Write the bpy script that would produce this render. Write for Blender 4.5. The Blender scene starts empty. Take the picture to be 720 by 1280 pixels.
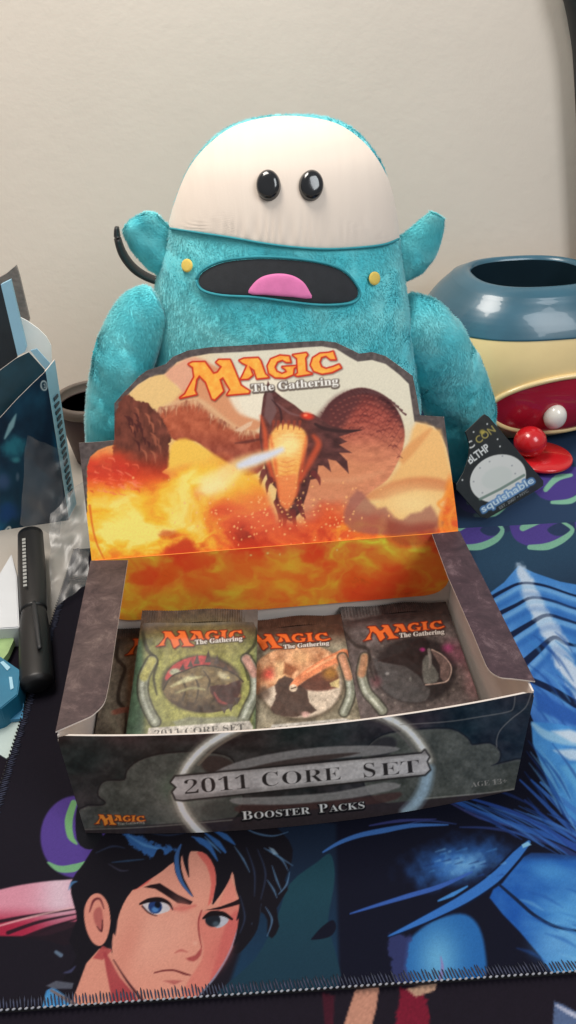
import bpy, bmesh, math, random
import numpy as np
from mathutils import Vector, Matrix

random.seed(7); RNG = np.random.default_rng(7)
SC = bpy.context.scene
COL = SC.collection

# ------------------------------------------------------------------ camera
CAM_POS = np.array([-0.01713715, -0.2156055, 0.31190259])
FPX = 950.0                                   # focal length in pixels of a 720 x 1280 frame
_p, _y, _r = (math.radians(a) for a in (-33.731, 4.040, -1.7995))
FW = np.array([math.sin(_y)*math.cos(_p), math.cos(_y)*math.cos(_p), math.sin(_p)])
_rt = np.cross(FW, [0, 0, 1]); _rt /= np.linalg.norm(_rt); _up = np.cross(_rt, FW)
_a = math.asin(math.sin(_r)/math.cos(_p))
RT = _rt*math.cos(_a)+_up*math.sin(_a); UP = np.cross(RT, FW)
cam = bpy.data.cameras.new('camera'); camo = bpy.data.objects.new('camera', cam); COL.objects.link(camo)
cam.sensor_fit = 'VERTICAL'; cam.sensor_height = 36.0; cam.lens = FPX/1280*36.0
cam.clip_start = 0.01; cam.clip_end = 20
M = Matrix.Identity(4)
for i in range(3):
    M[i][0] = RT[i]; M[i][1] = UP[i]; M[i][2] = -FW[i]; M[i][3] = CAM_POS[i]
camo.matrix_world = M
SC.camera = camo

# ------------------------------------------------------------------ light: soft room light from above
W = bpy.data.worlds.new('World'); SC.world = W; W.use_nodes = True
W.node_tree.nodes['Background'].inputs[0].default_value = (0.95, 0.97, 1.0, 1)
W.node_tree.nodes['Background'].inputs[1].default_value = 0.31
def area(name, loc, target, size, power, color):
    l = bpy.data.lights.new(name, 'AREA'); l.shape = 'RECTANGLE'; l.size = size[0]; l.size_y = size[1]
    l.energy = power; l.color = color
    o = bpy.data.objects.new(name, l); COL.objects.link(o); o.location = loc
    o.rotation_euler = (Vector(target)-Vector(loc)).to_track_quat('-Z', 'Y').to_euler()
    return o
area('ceiling_lamp', (-0.22, 0.22, 1.02), (-0.02, 0.24, 0.1), (0.45, 0.32), 9.0, (1.0, 0.93, 0.85))
area('window_light', (0.75, -0.75, 1.15), (0.05, 0.15, 0.08), (0.6, 0.8), 12.0, (0.93, 0.97, 1.0))
SC.view_settings.view_transform = 'Standard'; SC.view_settings.look = 'None'
SC.view_settings.exposure = 0.0; SC.view_settings.gamma = 1.0
SC.cycles.use_denoising = True
SC.cycles.max_bounces = 8; SC.cycles.transparent_max_bounces = 16

# ------------------------------------------------------------------ measuring helpers: a mark seen in the photograph -> its place on a real surface
def ray(u, v): return FW+RT*(u-360)/FPX-UP*(v-640)/FPX
def onz(u, v, z=0.0):
    d = ray(u, v); return CAM_POS+d*(z-CAM_POS[2])/d[2]
def ony(u, v, Y):
    d = ray(u, v); return CAM_POS+d*(Y-CAM_POS[1])/d[1]
def onplane(u, v, O, n):
    d = ray(u, v); return CAM_POS+d*(np.dot(O-CAM_POS, n)/np.dot(d, n))
def tracecoords(X):
    d = X-CAM_POS; z = d@FW
    return 360+FPX*(d@RT)/z, 640-FPX*(d@UP)/z

# ------------------------------------------------------------------ object helpers
def tag(o, label, cat, group=None):
    o['label'] = label; o['category'] = cat
    if group: o['group'] = group
    return o
def thing(name, label, cat, loc=(0, 0, 0), group=None):
    o = bpy.data.objects.new(name, None); COL.objects.link(o); o.location = loc; o.empty_display_size = 0.01
    return tag(o, label, cat, group)
def link(name, me, mat=None, parent=None):
    o = bpy.data.objects.new(name, me); COL.objects.link(o)
    if mat is not None:
        for m in (mat if isinstance(mat, (list, tuple)) else [mat]): me.materials.append(m)
    if parent is not None:
        o.parent = parent
        bpy.context.view_layer.update()
        o.matrix_parent_inverse = parent.matrix_world.inverted()
    return o
def smooth(me):
    me.polygons.foreach_set('use_smooth', np.ones(len(me.polygons), bool)); me.update()
def mesh_np(name, verts, faces, mat=None, parent=None, sm=True, cols=None):
    """verts (n,3), faces (m,3 or 4) numpy arrays"""
    me = bpy.data.meshes.new(name); verts = np.asarray(verts, np.float32); faces = np.asarray(faces, np.int32)
    k = faces.shape[1]; m = len(faces)
    me.vertices.add(len(verts)); me.vertices.foreach_set('co', verts.ravel())
    me.loops.add(m*k); me.loops.foreach_set('vertex_index', faces.ravel())
    me.polygons.add(m); me.polygons.foreach_set('loop_start', np.arange(0, m*k, k, dtype=np.int32))
    me.polygons.foreach_set('loop_total', np.full(m, k, np.int32))
    me.update(calc_edges=True)
    if cols is not None:
        a = me.color_attributes.new('print', 'FLOAT_COLOR', 'POINT')
        a.data.foreach_set('color', np.concatenate([cols, np.ones((len(cols), 1))], 1).astype(np.float32).ravel())
    if sm: smooth(me)
    return link(name, me, mat, parent)
def gridfaces(nr, nc):
    i = np.arange(nr*nc).reshape(nr, nc)
    return np.stack([i[:-1, :-1], i[:-1, 1:], i[1:, 1:], i[1:, :-1]], -1).reshape(-1, 4)
def prism(name, pts, off, mats, parent=None, bevel=0.0):
    """closed slab: outline pts (3D, front side, counter-clockwise seen from the front), off = vector to the back; mats=[front, edge/back]"""
    bm = bmesh.new(); off = Vector(off)
    f = [bm.verts.new(Vector(p)) for p in pts]; b = [bm.verts.new(Vector(p)+off) for p in pts]
    F = bm.faces.new(f); F.material_index = 0
    B = bm.faces.new(b[::-1]); B.material_index = len(mats)-1
    n = len(f)
    for i in range(n):
        q = bm.faces.new((f[i], b[i], b[(i+1) % n], f[(i+1) % n])); q.material_index = min(1, len(mats)-1)
    bmesh.ops.recalc_face_normals(bm, faces=bm.faces)
    if bevel: bmesh.ops.bevel(bm, geom=list(bm.edges), offset=bevel, segments=2, affect='EDGES')
    me = bpy.data.meshes.new(name); bm.to_mesh(me); bm.free()
    return link(name, me, mats, parent)
def tube(name, pts, rad, mat, parent=None, seg=14, flat=1.0, sub=6):
    P = np.array(catmull(pts, sub, False)); n = len(P)
    R = np.interp(np.linspace(0, 1, n), np.linspace(0, 1, len(rad)), rad) if hasattr(rad, '__len__') else np.full(n, rad)
    V = []; up = np.array([0, 0, 1.0])
    for i in range(n):
        t = P[min(i+1, n-1)]-P[max(i-1, 0)]; t = t/np.linalg.norm(t)
        a = np.cross(t, up); 
        if np.linalg.norm(a) < 1e-3: a = np.cross(t, [0, 1, 0])
        a /= np.linalg.norm(a); b = np.cross(a, t)
        for k in range(seg):
            w = 2*math.pi*k/seg; V.append(P[i]+R[i]*(math.cos(w)*a+flat*math.sin(w)*b))
    bm = bmesh.new(); vs = [bm.verts.new(v) for v in V]
    for i in range(n-1):
        for k in range(seg):
            bm.faces.new((vs[i*seg+k], vs[i*seg+(k+1) % seg], vs[(i+1)*seg+(k+1) % seg], vs[(i+1)*seg+k]))
    bm.faces.new(vs[:seg]); bm.faces.new(vs[-seg:])
    bmesh.ops.recalc_face_normals(bm, faces=bm.faces)
    me = bpy.data.meshes.new(name); bm.to_mesh(me); bm.free(); smooth(me)
    return link(name, me, mat, parent)
def lathe(name, prof, loc, mat, parent=None, seg=64, sx=1.0, sy=1.0):
    V = []; 
    for (r, z) in prof:
        for k in range(seg):
            w = 2*math.pi*k/seg; V.append((loc[0]+r*sx*math.cos(w), loc[1]+r*sy*math.sin(w), loc[2]+z))
    n = len(prof); bm = bmesh.new(); vs = [bm.verts.new(v) for v in V]
    for i in range(n-1):
        for k in range(seg):
            bm.faces.new((vs[i*seg+k], vs[i*seg+(k+1) % seg], vs[(i+1)*seg+(k+1) % seg], vs[(i+1)*seg+k]))
    bm.faces.new(vs[:seg][::-1]); bm.faces.new(vs[-seg:])
    bmesh.ops.remove_doubles(bm, verts=bm.verts, dist=1e-6)
    bmesh.ops.recalc_face_normals(bm, faces=bm.faces)
    me = bpy.data.meshes.new(name); bm.to_mesh(me); bm.free(); smooth(me)
    return link(name, me, mat, parent)

# ------------------------------------------------------------------ materials
def lin(c):
    c = np.asarray(c, float)/255.0
    return np.where(c <= 0.04045, c/12.92, ((c+0.055)/1.055)**2.4)
def rgba(c): return tuple(float(x) for x in lin(c))+(1.0,)
def newmat(name):
    m = bpy.data.materials.new(name); m.use_nodes = True
    return m, m.node_tree.nodes, m.node_tree.links, m.node_tree.nodes['Principled BSDF']
def addbump(N, L, B, scale, strength, dist=0.001, detail=3.0, coord='Object'):
    tc = N.new('ShaderNodeTexCoord'); nz = N.new('ShaderNodeTexNoise'); bp = N.new('ShaderNodeBump')
    nz.inputs['Scale'].default_value = scale; nz.inputs['Detail'].default_value = detail
    bp.inputs['Strength'].default_value = strength; bp.inputs['Distance'].default_value = dist
    L.new(tc.outputs[coord], nz.inputs['Vector']); L.new(nz.outputs['Fac'], bp.inputs['Height']); L.new(bp.outputs['Normal'], B.inputs['Normal'])
    return tc, nz
def plain(name, c, rough=0.5, bump=None, vary=0.08, vscale=40, coat=0.0, sheen=0.0, spec=0.5):
    m, N, L, B = newmat(name)
    B.inputs['Roughness'].default_value = rough; B.inputs['Coat Weight'].default_value = coat
    B.inputs['Specular IOR Level'].default_value = spec
    B.inputs['Sheen Weight'].default_value = sheen
    tc = N.new('ShaderNodeTexCoord'); nz = N.new('ShaderNodeTexNoise'); nz.inputs['Scale'].default_value = vscale; nz.inputs['Detail'].default_value = 4
    rp = N.new('ShaderNodeValToRGB'); b = lin(c)
    rp.color_ramp.elements[0].position = 0.3; rp.color_ramp.elements[1].position = 0.7
    rp.color_ramp.elements[0].color = tuple(b*(1-vary))+(1,); rp.color_ramp.elements[1].color = tuple(np.minimum(b*(1+vary), .95))+(1,)
    L.new(tc.outputs['Object'], nz.inputs['Vector']); L.new(nz.outputs['Fac'], rp.inputs['Fac']); L.new(rp.outputs['Color'], B.inputs['Base Color'])
    if bump: addbump(N, L, B, *bump)
    return m
def printmat(name, rough=0.45, coat=0.0, bump=(600, 0.08, 0.0004), spec=0.5, sheen=0.0):
    m, N, L, B = newmat(name)
    at = N.new('ShaderNodeAttribute'); at.attribute_name = 'print'
    L.new(at.outputs['Color'], B.inputs['Base Color'])
    B.inputs['Roughness'].default_value = rough; B.inputs['Coat Weight'].default_value = coat; B.inputs['Coat Roughness'].default_value = 0.25
    B.inputs['Specular IOR Level'].default_value = spec; B.inputs['Sheen Weight'].default_value = sheen
    if bump: addbump(N, L, B, *bump)
    return m

# ------------------------------------------------------------------ printing: numpy painter that colours the vertices of a fine sheet
def catmull(pts, n=6, closed=True):
    P = [np.array(p, float) for p in pts]; out = []; m = len(P)
    for i in range(m if closed else m-1):
        g = (lambda k: P[k % m]) if closed else (lambda k: P[min(max(k, 0), m-1)])
        a, b, c, d = g(i-1), g(i), g(i+1), g(i+2)
        for j in range(n):
            t = j/n
            out.append(0.5*((2*b)+(-a+c)*t+(2*a-5*b+4*c-d)*t*t+(-a+3*b-3*c+d)*t**3))
    if not closed: out.append(P[-1])
    return out
_NT = RNG.random((256, 256))
def vnoise(x, y):
    xi = np.floor(x).astype(int); yi = np.floor(y).astype(int); fx = x-xi; fy = y-yi
    fx = fx*fx*(3-2*fx); fy = fy*fy*(3-2*fy)
    a = _NT[yi & 255, xi & 255]; b = _NT[yi & 255, (xi+1) & 255]; c = _NT[(yi+1) & 255, xi & 255]; d = _NT[(yi+1) & 255, (xi+1) & 255]
    return (a*(1-fx)+b*fx)*(1-fy)+(c*(1-fx)+d*fx)*fy
def fbm(x, y, o=4):
    s = 0; a = 0.5; t = 0
    for i in range(o):
        s = s+a*vnoise(x*2**i+17.3*i, y*2**i+5.1*i); t += a; a *= 0.5
    return s/t
def sstep(a, b, x):
    t = np.clip((x-a)/(b-a), 0, 1); return t*t*(3-2*t)
def segdist(u, v, S):
    """min distance and even-odd parity of points to segments S (k,4)"""
    d2 = np.full(u.shape, 1e18); par = np.zeros(u.shape, bool)
    for x0, y0, x1, y1 in S:
        dx, dy = x1-x0, y1-y0; L2 = dx*dx+dy*dy+1e-12
        t = np.clip(((u-x0)*dx+(v-y0)*dy)/L2, 0, 1)
        d2 = np.minimum(d2, (u-x0-t*dx)**2+(v-y0-t*dy)**2)
        if y0 != y1:
            c = (v < y0) != (v < y1)
            par ^= c & (u < x0+(v-y0)/(y1-y0)*dx)
    return np.sqrt(d2), par
class Paint:
    def __init__(s, U, V, base):
        s.U = np.asarray(U, float).ravel(); s.V = np.asarray(V, float).ravel()
        s.c = np.empty((len(s.U), 3)); s.c[:] = base if not callable(base) else base(s.U, s.V)
    def sel(s, x0, y0, x1, y1): return np.nonzero((s.U > x0) & (s.U < x1) & (s.V > y0) & (s.V < y1))[0]
    def mix(s, i, a, col):
        a = np.clip(a, 0, 1)[:, None]
        if callable(col): col = col(s.U[i], s.V[i])
        s.c[i] = s.c[i]*(1-a)+np.asarray(col, float)*a
    def segs(s, S, col, soft=0.8, alpha=1.0, grow=0.0):
        S = np.asarray(S, float); p = soft+abs(grow)+1
        i = s.sel(min(S[:, 0].min(), S[:, 2].min())-p, min(S[:, 1].min(), S[:, 3].min())-p, max(S[:, 0].max(), S[:, 2].max())+p, max(S[:, 1].max(), S[:, 3].max())+p)
        if len(i) == 0: return
        d, par = segdist(s.U[i], s.V[i], S); sd = np.where(par, d, -d)+grow
        s.mix(i, sstep(-soft, soft, sd)*alpha, col)
    def poly(s, pts, col, soft=0.8, alpha=1.0, sm=0, grow=0.0, rough=0.0, rs=0.2):
        P = np.array(catmull(pts, sm) if sm else pts, float); Q = np.roll(P, -1, 0)
        S = np.concatenate([P, Q], 1)
        if rough == 0: return s.segs(S, col, soft, alpha, grow)
        p = soft+abs(grow)+rough+1
        i = s.sel(P[:, 0].min()-p, P[:, 1].min()-p, P[:, 0].max()+p, P[:, 1].max()+p)
        if len(i) == 0: return
        d, par = segdist(s.U[i], s.V[i], S); sd = np.where(par, d, -d)+grow+rough*(fbm(s.U[i]*rs, s.V[i]*rs)-0.5)*2
        s.mix(i, sstep(-soft, soft, sd)*alpha, col)
    def stroke(s, pts, w, col, soft=0.8, alpha=1.0, sm=5):
        P = np.array(catmull(pts, sm, False) if sm else pts, float); n = len(P)
        ws = np.interp(np.linspace(0, 1, n), np.linspace(0, 1, len(w)), w) if hasattr(w, '__len__') else np.full(n, float(w))
        m = ws.max()+soft+1
        i = s.sel(P[:, 0].min()-m, P[:, 1].min()-m, P[:, 0].max()+m, P[:, 1].max()+m)
        if len(i) == 0: return
        u, v = s.U[i], s.V[i]; best = np.full(len(i), -1e9)
        for k in range(n-1):
            x0, y0 = P[k]; dx, dy = P[k+1]-P[k]; L2 = dx*dx+dy*dy+1e-12
            t = np.clip(((u-x0)*dx+(v-y0)*dy)/L2, 0, 1)
            best = np.maximum(best, ws[k]+(ws[k+1]-ws[k])*t-np.hypot(u-x0-t*dx, v-y0-t*dy))
        s.mix(i, sstep(-soft, soft, best)*alpha, col)
    def blob(s, x, y, rx, ry, col, alpha=1.0, soft=0.5, rot=0.0, rough=0.0, rs=0.1):
        R = max(rx, ry)*1.6; i = s.sel(x-R, y-R, x+R, y+R)
        if len(i) == 0: return
        c, sn = math.cos(math.radians(rot)), math.sin(math.radians(rot)); du, dv = s.U[i]-x, s.V[i]-y
        q = np.hypot((du*c+dv*sn)/rx, (-du*sn+dv*c)/ry)
        if rough: q = q+rough*(fbm(s.U[i]*rs, s.V[i]*rs)-0.5)*2
        s.mix(i, (1-sstep(1-soft, 1+soft*0.5, q))*alpha, col)
    def grain(s, sc, amt, o=4):
        n = fbm(s.U*sc, s.V*sc, o); s.c *= (1+amt*(n-0.5)*2)[:, None]
    def linear(s, gain=1.0): return np.clip(lin(np.clip(s.c, 0, 255))*gain, 0, 0.93)
def ser(t):
    o = ''
    for ch in t:
        if 'A' <= ch <= 'Z': o += chr(0x1D400+ord(ch)-65)
        elif 'a' <= ch <= 'z': o += chr(0x1D41A+ord(ch)-97)
        elif '0' <= ch <= '9': o += chr(0x1D7CE+ord(ch)-48)
        else: o += ch
    return o
_tc = {}
def glyphs(t):
    """outline segments of a line of text, left edge at 0, capital height 1"""
    if t in _tc: return _tc[t]
    c = bpy.data.curves.new('t', 'FONT'); c.body = t; c.resolution_u = 3
    o = bpy.data.objects.new('t', c); COL.objects.link(o)
    me = bpy.data.meshes.new_from_object(o.evaluated_get(bpy.context.evaluated_depsgraph_get()))
    V = np.array([v.co[:2] for v in me.vertices]); cnt = {}
    for p in me.polygons:
        for e in p.edge_keys: cnt[e] = cnt.get(e, 0)+1
    E = np.array([e for e in cnt if cnt[e] == 1])
    bpy.data.objects.remove(o); bpy.data.curves.remove(c); bpy.data.meshes.remove(me)
    S = np.concatenate([V[E[:, 0]], V[E[:, 1]]], 1)
    x0 = min(S[:, 0].min(), S[:, 2].min()); x1 = max(S[:, 0].max(), S[:, 2].max())
    S[:, [0, 2]] -= x0
    _tc[t] = (S, x1-x0); return _tc[t]
CAPH = 0.70
def text(p, t, a, b, h, col, soft=0.7, alpha=1.0, grow=0.0, lean=0.0):
    """write t with its baseline from a to b, capitals h tall (trace pixels)"""
    S, w = glyphs(t); a = np.array(a, float); b = np.array(b, float); e = (b-a)/w
    n = np.array([e[1], -e[0]]); n = n/np.linalg.norm(n)*h/CAPH
    n = n+e/np.linalg.norm(e)*lean*h/CAPH
    T = np.concatenate([a+S[:, :1]*e+S[:, 1:2]*n, a+S[:, 2:3]*e+S[:, 3:4]*n], 1)
    # split into slices so each glyph only meets its own points
    order = np.argsort((S[:, 0]+S[:, 2])); 
    p.segs(T, col, soft, alpha, grow)
LOGO = dict(
 M=[(x/6.545+220, y/6.545+430) for x, y in [(105,165),(135,150),(235,148),(305,245),(340,235),(375,185),(330,150),(350,130),(440,130),(455,160),(530,340),(600,385),(595,400),(420,415),(445,375),(385,270),(355,290),(385,385),(370,400),(315,455),(295,445),(245,310),(190,255),(165,290),(150,380),(165,410),(35,440),(75,410),(150,270),(140,190)]],
 A=[(x/4+260, y/4+420) for x, y in [(158,122),(180,113),(250,110),(262,125),(285,190),(302,206),(245,212),(232,170),(205,150),(218,185),(222,195),(200,213),(165,215),(180,185),(197,146),(172,134)]],
 G=[(x/4+260, y/4+420) for x, y in [(405,102),(360,98),(315,116),(298,150),(305,185),(335,206),(385,208),(424,192),(428,162),(442,150),(372,155),(388,166),(395,180),(370,190),(342,178),(332,155),(345,128),(372,118),(392,130),(412,130)]],
 I=[(x/4+260, y/4+420) for x, y in [(425,95),(490,85),(496,93),(485,110),(490,175),(518,188),(450,199),(438,196),(450,185),(446,112)]],
 C=[(x/4+260, y/4+420) for x, y in [(625,78),(638,116),(612,116),(590,98),(566,105),(556,130),(566,155),(590,165),(625,155),(655,143),(664,158),(620,180),(570,188),(530,175),(514,145),(525,110),(560,88),(605,84)]])
def affine(src, dst):
    A = np.array([[x, y, 1] for x, y in src], float)
    return np.linalg.solve(A, np.array(dst, float))
def logo(p, T=None, fill=None, edge=(190, 40, 25), eg=1.6, shadow=True, soft=0.8):
    if fill is None: fill = lambda u, v: np.array([250, 170, 70.])+0*u[:, None]
    for ph in (0, 1, 2):
        for k, pts in LOGO.items():
            q = np.array(pts)
            if T is not None: q = np.concatenate([q, np.ones((len(q), 1))], 1)@T
            if ph == 0 and shadow: p.poly(q+[0.8, 1.2], (60, 30, 25), 1.8, 0.6, grow=eg)
            if ph == 1: p.poly(q, edge, soft, 1, grow=eg)
            if ph == 2: p.poly(q, fill, soft, 1, grow=-0.15)
def sheet(name, O, ex, ey, s, t, painter, mat, parent, clip=None, gain=1.0, bulge=None, hole=None, n=None, after=False):
    """flat printed sheet: grid of points O + s ex + t ey, coloured by painter(U,V); clip: outline in (s,t) plane, edges snapped"""
    S, T = np.meshgrid(s, t); nr, nc = S.shape
    F = gridfaces(nr, nc); S = S.ravel().copy(); T = T.ravel().copy()
    if clip is not None:
        C = np.array(clip); SG = np.concatenate([C, np.roll(C, -1, 0)], 1)
        # cheap test on points, then keep faces with at least two corners inside, and pull the outside corners to the outline
        d, par = segdist(S, T, SG)
        F = F[par[F].sum(1) >= 2]
        used = np.zeros(len(S), bool); used[F.ravel()] = True
        for k in np.nonzero(used & ~par)[0]:
            A = SG[:, :2]; D = SG[:, 2:]-A; L2 = (D**2).sum(1)+1e-15
            w = np.clip(((S[k]-A[:, 0])*D[:, 0]+(T[k]-A[:, 1])*D[:, 1])/L2, 0, 1); Q = A+D*w[:, None]
            j = ((Q-[S[k], T[k]])**2).sum(1).argmin(); S[k], T[k] = Q[j]
    if hole is not None:
        c = np.stack([S[F].mean(1), T[F].mean(1)], 1); F = F[~hole(c[:, 0], c[:, 1])]
    used = np.zeros(len(S), bool); used[F.ravel()] = True; idx = np.cumsum(used)-1
    F = idx[F]; S = S[used]; T = T[used]
    X = np.asarray(O)+S[:, None]*np.asarray(ex)+T[:, None]*np.asarray(ey)
    if bulge is not None and after: X = X+bulge(S, T)[:, None]*np.asarray(n)
    U, V = tracecoords(X)
    cols = painter(U, V).linear(gain)
    if bulge is not None and not after: X = X+bulge(S, T)[:, None]*np.asarray(n)
    return mesh_np(name, X, F, mat, parent, True, cols)

# ================================================================== SETTING
def wall_mat():
    m, N, L, B = newmat('painted_plaster')
    B.inputs['Roughness'].default_value = 0.85
    tc = N.new('ShaderNodeTexCoord'); nz = N.new('ShaderNodeTexNoise'); nz.inputs['Scale'].default_value = 5; nz.inputs['Detail'].default_value = 6
    rp = N.new('ShaderNodeValToRGB')
    rp.color_ramp.elements[0].position = 0.3; rp.color_ramp.elements[1].position = 0.7
    rp.color_ramp.elements[0].color = rgba((216, 204, 191)); rp.color_ramp.elements[1].color = rgba((225, 213, 200))
    n2 = N.new('ShaderNodeTexNoise'); n2.inputs['Scale'].default_value = 95; n2.inputs['Detail'].default_value = 3
    n3 = N.new('ShaderNodeTexNoise'); n3.inputs['Scale'].default_value = 320; n3.inputs['Detail'].default_value = 2
    ad = N.new('ShaderNodeMath'); ad.operation = 'MULTIPLY_ADD'; ad.inputs[1].default_value = 0.35
    bp = N.new('ShaderNodeBump'); bp.inputs['Strength'].default_value = 0.22; bp.inputs['Distance'].default_value = 0.0012
    for n in (nz, n2, n3): L.new(tc.outputs['Object'], n.inputs['Vector'])
    L.new(nz.outputs['Fac'], rp.inputs['Fac']); L.new(rp.outputs['Color'], B.inputs['Base Color'])
    L.new(n3.outputs['Fac'], ad.inputs[0]); L.new(n2.outputs['Fac'], ad.inputs[2])
    L.new(ad.outputs[0], bp.inputs['Height']); L.new(bp.outputs['Normal'], B.inputs['Normal'])
    return m
WALL_Y = 0.50
w = prism('wall', [(-1.0, WALL_Y, -0.1), (1.0, WALL_Y, -0.1), (1.0, WALL_Y, 0.9), (-1.0, WALL_Y, 0.9)], (0, 0.05, 0), [wall_mat()]); w['kind'] = 'structure'
desk_m = plain('desk_laminate', (176, 168, 158), 0.5, (300, 0.1, 0.0005), 0.06, 25)
d = prism('desk', [(-0.8, -0.30, -0.0075), (0.8, -0.30, -0.0075), (0.8, WALL_Y-0.001, -0.0075), (-0.8, WALL_Y-0.001, -0.0075)], (0, 0, -0.03), [desk_m]); d['kind'] = 'structure'

# ------------------------------------------------------------------ playmats
MAT_A = math.radians(-2.45); MEX = np.array([math.cos(MAT_A), math.sin(MAT_A), 0]); MEY = np.array([-math.sin(MAT_A), math.cos(MAT_A), 0])
MO = np.array([-0.1494, -0.0702, 0.0])
cloth = printmat('playmat_cloth', 0.85, 0.0, (900, 0.15, 0.0004), 0.12, 0.0)
rubber = plain('black_rubber', (24, 22, 26), 0.8, (200, 0.2, 0.001))
NAVY = (16, 18, 36)
def paint_mat(U, V):
    def base(u, v):
        c = np.empty((len(u), 3)); c[:] = (27, 23, 34)
        k = sstep(330, 430, u)[:, None]; c = c*(1-k)+np.array([15, 17, 36])*k
        k = (1-sstep(690, 860, v+0.25*(u-640)))[:, None]*sstep(560, 600, u)[:, None]; c = c*(1-k)+np.array([45, 74, 100])*k
        return c
    p = Paint(U, V, base)
    # ---- background behind the face
    p.poly([(318, 1038), (372, 1020), (420, 1030), (424, 1250), (280, 1250), (300, 1190)], lambda u, v: np.array([24, 38, 60])+np.outer(sstep(1040, 1240, v), [2, 20, 26.]), 4)
    p.poly([(362, 1105), (396, 1078), (412, 1067), (418, 1085), (417, 1110), (410, 1150), (414, 1172), (416, 1240), (270, 1252), (318, 1200), (345, 1150)], lambda u, v: np.array([28, 58, 76])+np.outer(sstep(1240, 1080, v), [3, 12, 8.]), 1.2, sm=3)
    p.poly([(416, 1150), (403, 1158), (392, 1170), (390, 1175), (412, 1171), (420, 1160)], NAVY, 0.8, sm=4)
    # ---- purple and mint rings, left
    p.blob(96, 1046, 46, 52, (88, 66, 148), 1, 0.05)
    p.poly([(96, 1010), (110, 1005), (130, 1050), (112, 1062), (96, 1050)], (24, 24, 30), 0.8, sm=3)
    p.stroke([(92, 1004), (86, 1025), (88, 1045), (96, 1055)], [4, 5, 4, 1], (120, 176, 120))
    p.stroke([(60, 1078), (74, 1086), (92, 1085), (108, 1078)], [1, 4, 5, 2], (120, 176, 130))
    # ---- rings, back right
    for (x, y, k) in ((604, 664, 1.0), (688, 664, 1.15), (772, 662, 1.2)):
        p.poly([(x-42*k, y-22), (x-10, y-30), (x+22, y-22), (x+28*k, y-4), (x+8, y+16), (x-20, y+20), (x-40*k, y+8)], (84, 68, 146), 1.0, sm=5)
        p.stroke([(x-30*k, y-4), (x-8, y-16), (x+18, y-22), (x+40, y-24)], [4, 4.5, 3.5, 1.5], (130, 186, 160))
        p.poly([(x-4, y-2), (x+14, y-12), (x+36, y-14), (x+36, y-2), (x+10, y+6)], (46, 62, 96), 1.2, sm=4)
        p.stroke([(x-26, y+20), (x-4, y+19), (x+16, y+10), (x+24*k, y-2), (x+14, y-12)], [3, 4.5, 4, 2.5, 1.5], (130, 186, 160))
    # ---- blue armoured figure, right
    arm = lambda u, v: np.array([48, 112, 188])+np.outer(fbm(u*0.05, v*0.035), [50, 50, 40.])-np.outer(sstep(740, 960, v), [12, 22, 10.])
    p.poly([(648, 707), (668, 716), (700, 727), (760, 738), (800, 760), (800, 1010), (722, 975), (690, 950), (668, 905), (655, 872), (640, 850), (612, 790), (588, 762), (606, 746), (630, 728)], arm, 1.0)
    p.poly([(645, 708), (655, 708), (672, 740), (688, 768), (708, 800), (720, 830), (735, 870), (735, 900), (712, 860), (694, 830), (690, 812), (676, 790), (664, 765), (652, 738)], (196, 214, 236), 3, 0.95, sm=3, rough=4, rs=.12)
    for a, wd in (([(606, 752), (630, 738), (652, 729), (680, 732), (720, 745), (760, 752)], [2.6, 2, 1.6, 1.6, 1.4, 1.2]),
                 ([(622, 768), (644, 757), (665, 747), (690, 751), (720, 761), (760, 768)], [3, 2.2, 1.8, 1.8, 1.5, 1.3]),
                 ([(636, 796), (662, 780), (683, 769), (705, 774), (724, 780), (760, 790)], [4, 3, 2.2, 2, 1.6, 1.5]),
                 ([(656, 828), (674, 812), (692, 797), (706, 804), (724, 808), (760, 818)], [5, 4, 2.6, 2.2, 1.8, 1.5]),
                 ([(664, 850), (690, 862), (720, 880), (760, 896)], [3.5, 4, 5, 5])):
        p.stroke(a, wd, (16, 32, 66), 1.0)
    for a, wd in (([(610, 757), (634, 743), (653, 734), (682, 737), (722, 750), (760, 757)], 2.4), ([(626, 774), (648, 762), (667, 752), (692, 756), (722, 766), (760, 773)], 2.8), ([(640, 803), (664, 787), (685, 775), (707, 780), (726, 786), (760, 796)], 3.2), ([(662, 836), (678, 820), (694, 803), (708, 810), (726, 814), (760, 824)], 3.6)):
        p.stroke(a, wd, (128, 184, 232), 2.2, .6)
        p.stroke([(x_, y_+9) for x_, y_ in a], wd*1.2, (36, 92, 172), 3.5, .5)
    p.poly([(645, 708), (655, 708), (672, 740), (688, 768), (708, 800), (720, 830), (735, 870), (735, 900), (712, 860), (694, 830), (690, 812), (676, 790), (664, 765), (652, 738)], (206, 222, 240), 4, .45, sm=3, rough=5, rs=.15)
    for k in range(26):
        x = 650+random.random()*80; y = 780+random.random()*160; l = 15+25*random.random()
        p.stroke([(x, y), (x+l*.7, y+l*.6), (x+l*1.3, y+l*1.5)], [0.3, 2.2, .3], random.choice([(28, 74, 150), (94, 162, 222), (60, 130, 200)]), 2.0, 0.55)
    # lower plates
    p.poly([(664, 902), (700, 905), (760, 920), (760, 1062), (722, 1040), (694, 1000), (678, 960), (666, 930)], lambda u, v: np.array([44, 112, 190])+np.outer(fbm(u*0.06, v*0.04), [50, 60, 50.]), 1.5)
    p.stroke([(666, 905), (682, 918), (705, 924), (740, 930)], [2, 5, 7, 6], (150, 200, 236), 2.5, .9)
    p.poly([(690, 914), (712, 912), (740, 920), (740, 932), (715, 928)], (206, 224, 242), 3, 0.95)
    p.poly([(692, 938), (716, 936), (740, 940), (740, 952), (712, 950)], (190, 216, 240), 3, 0.95)
    p.poly([(700, 958), (740, 950), (760, 1010), (728, 1000)], (96, 172, 228), 4, 0.9)
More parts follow.
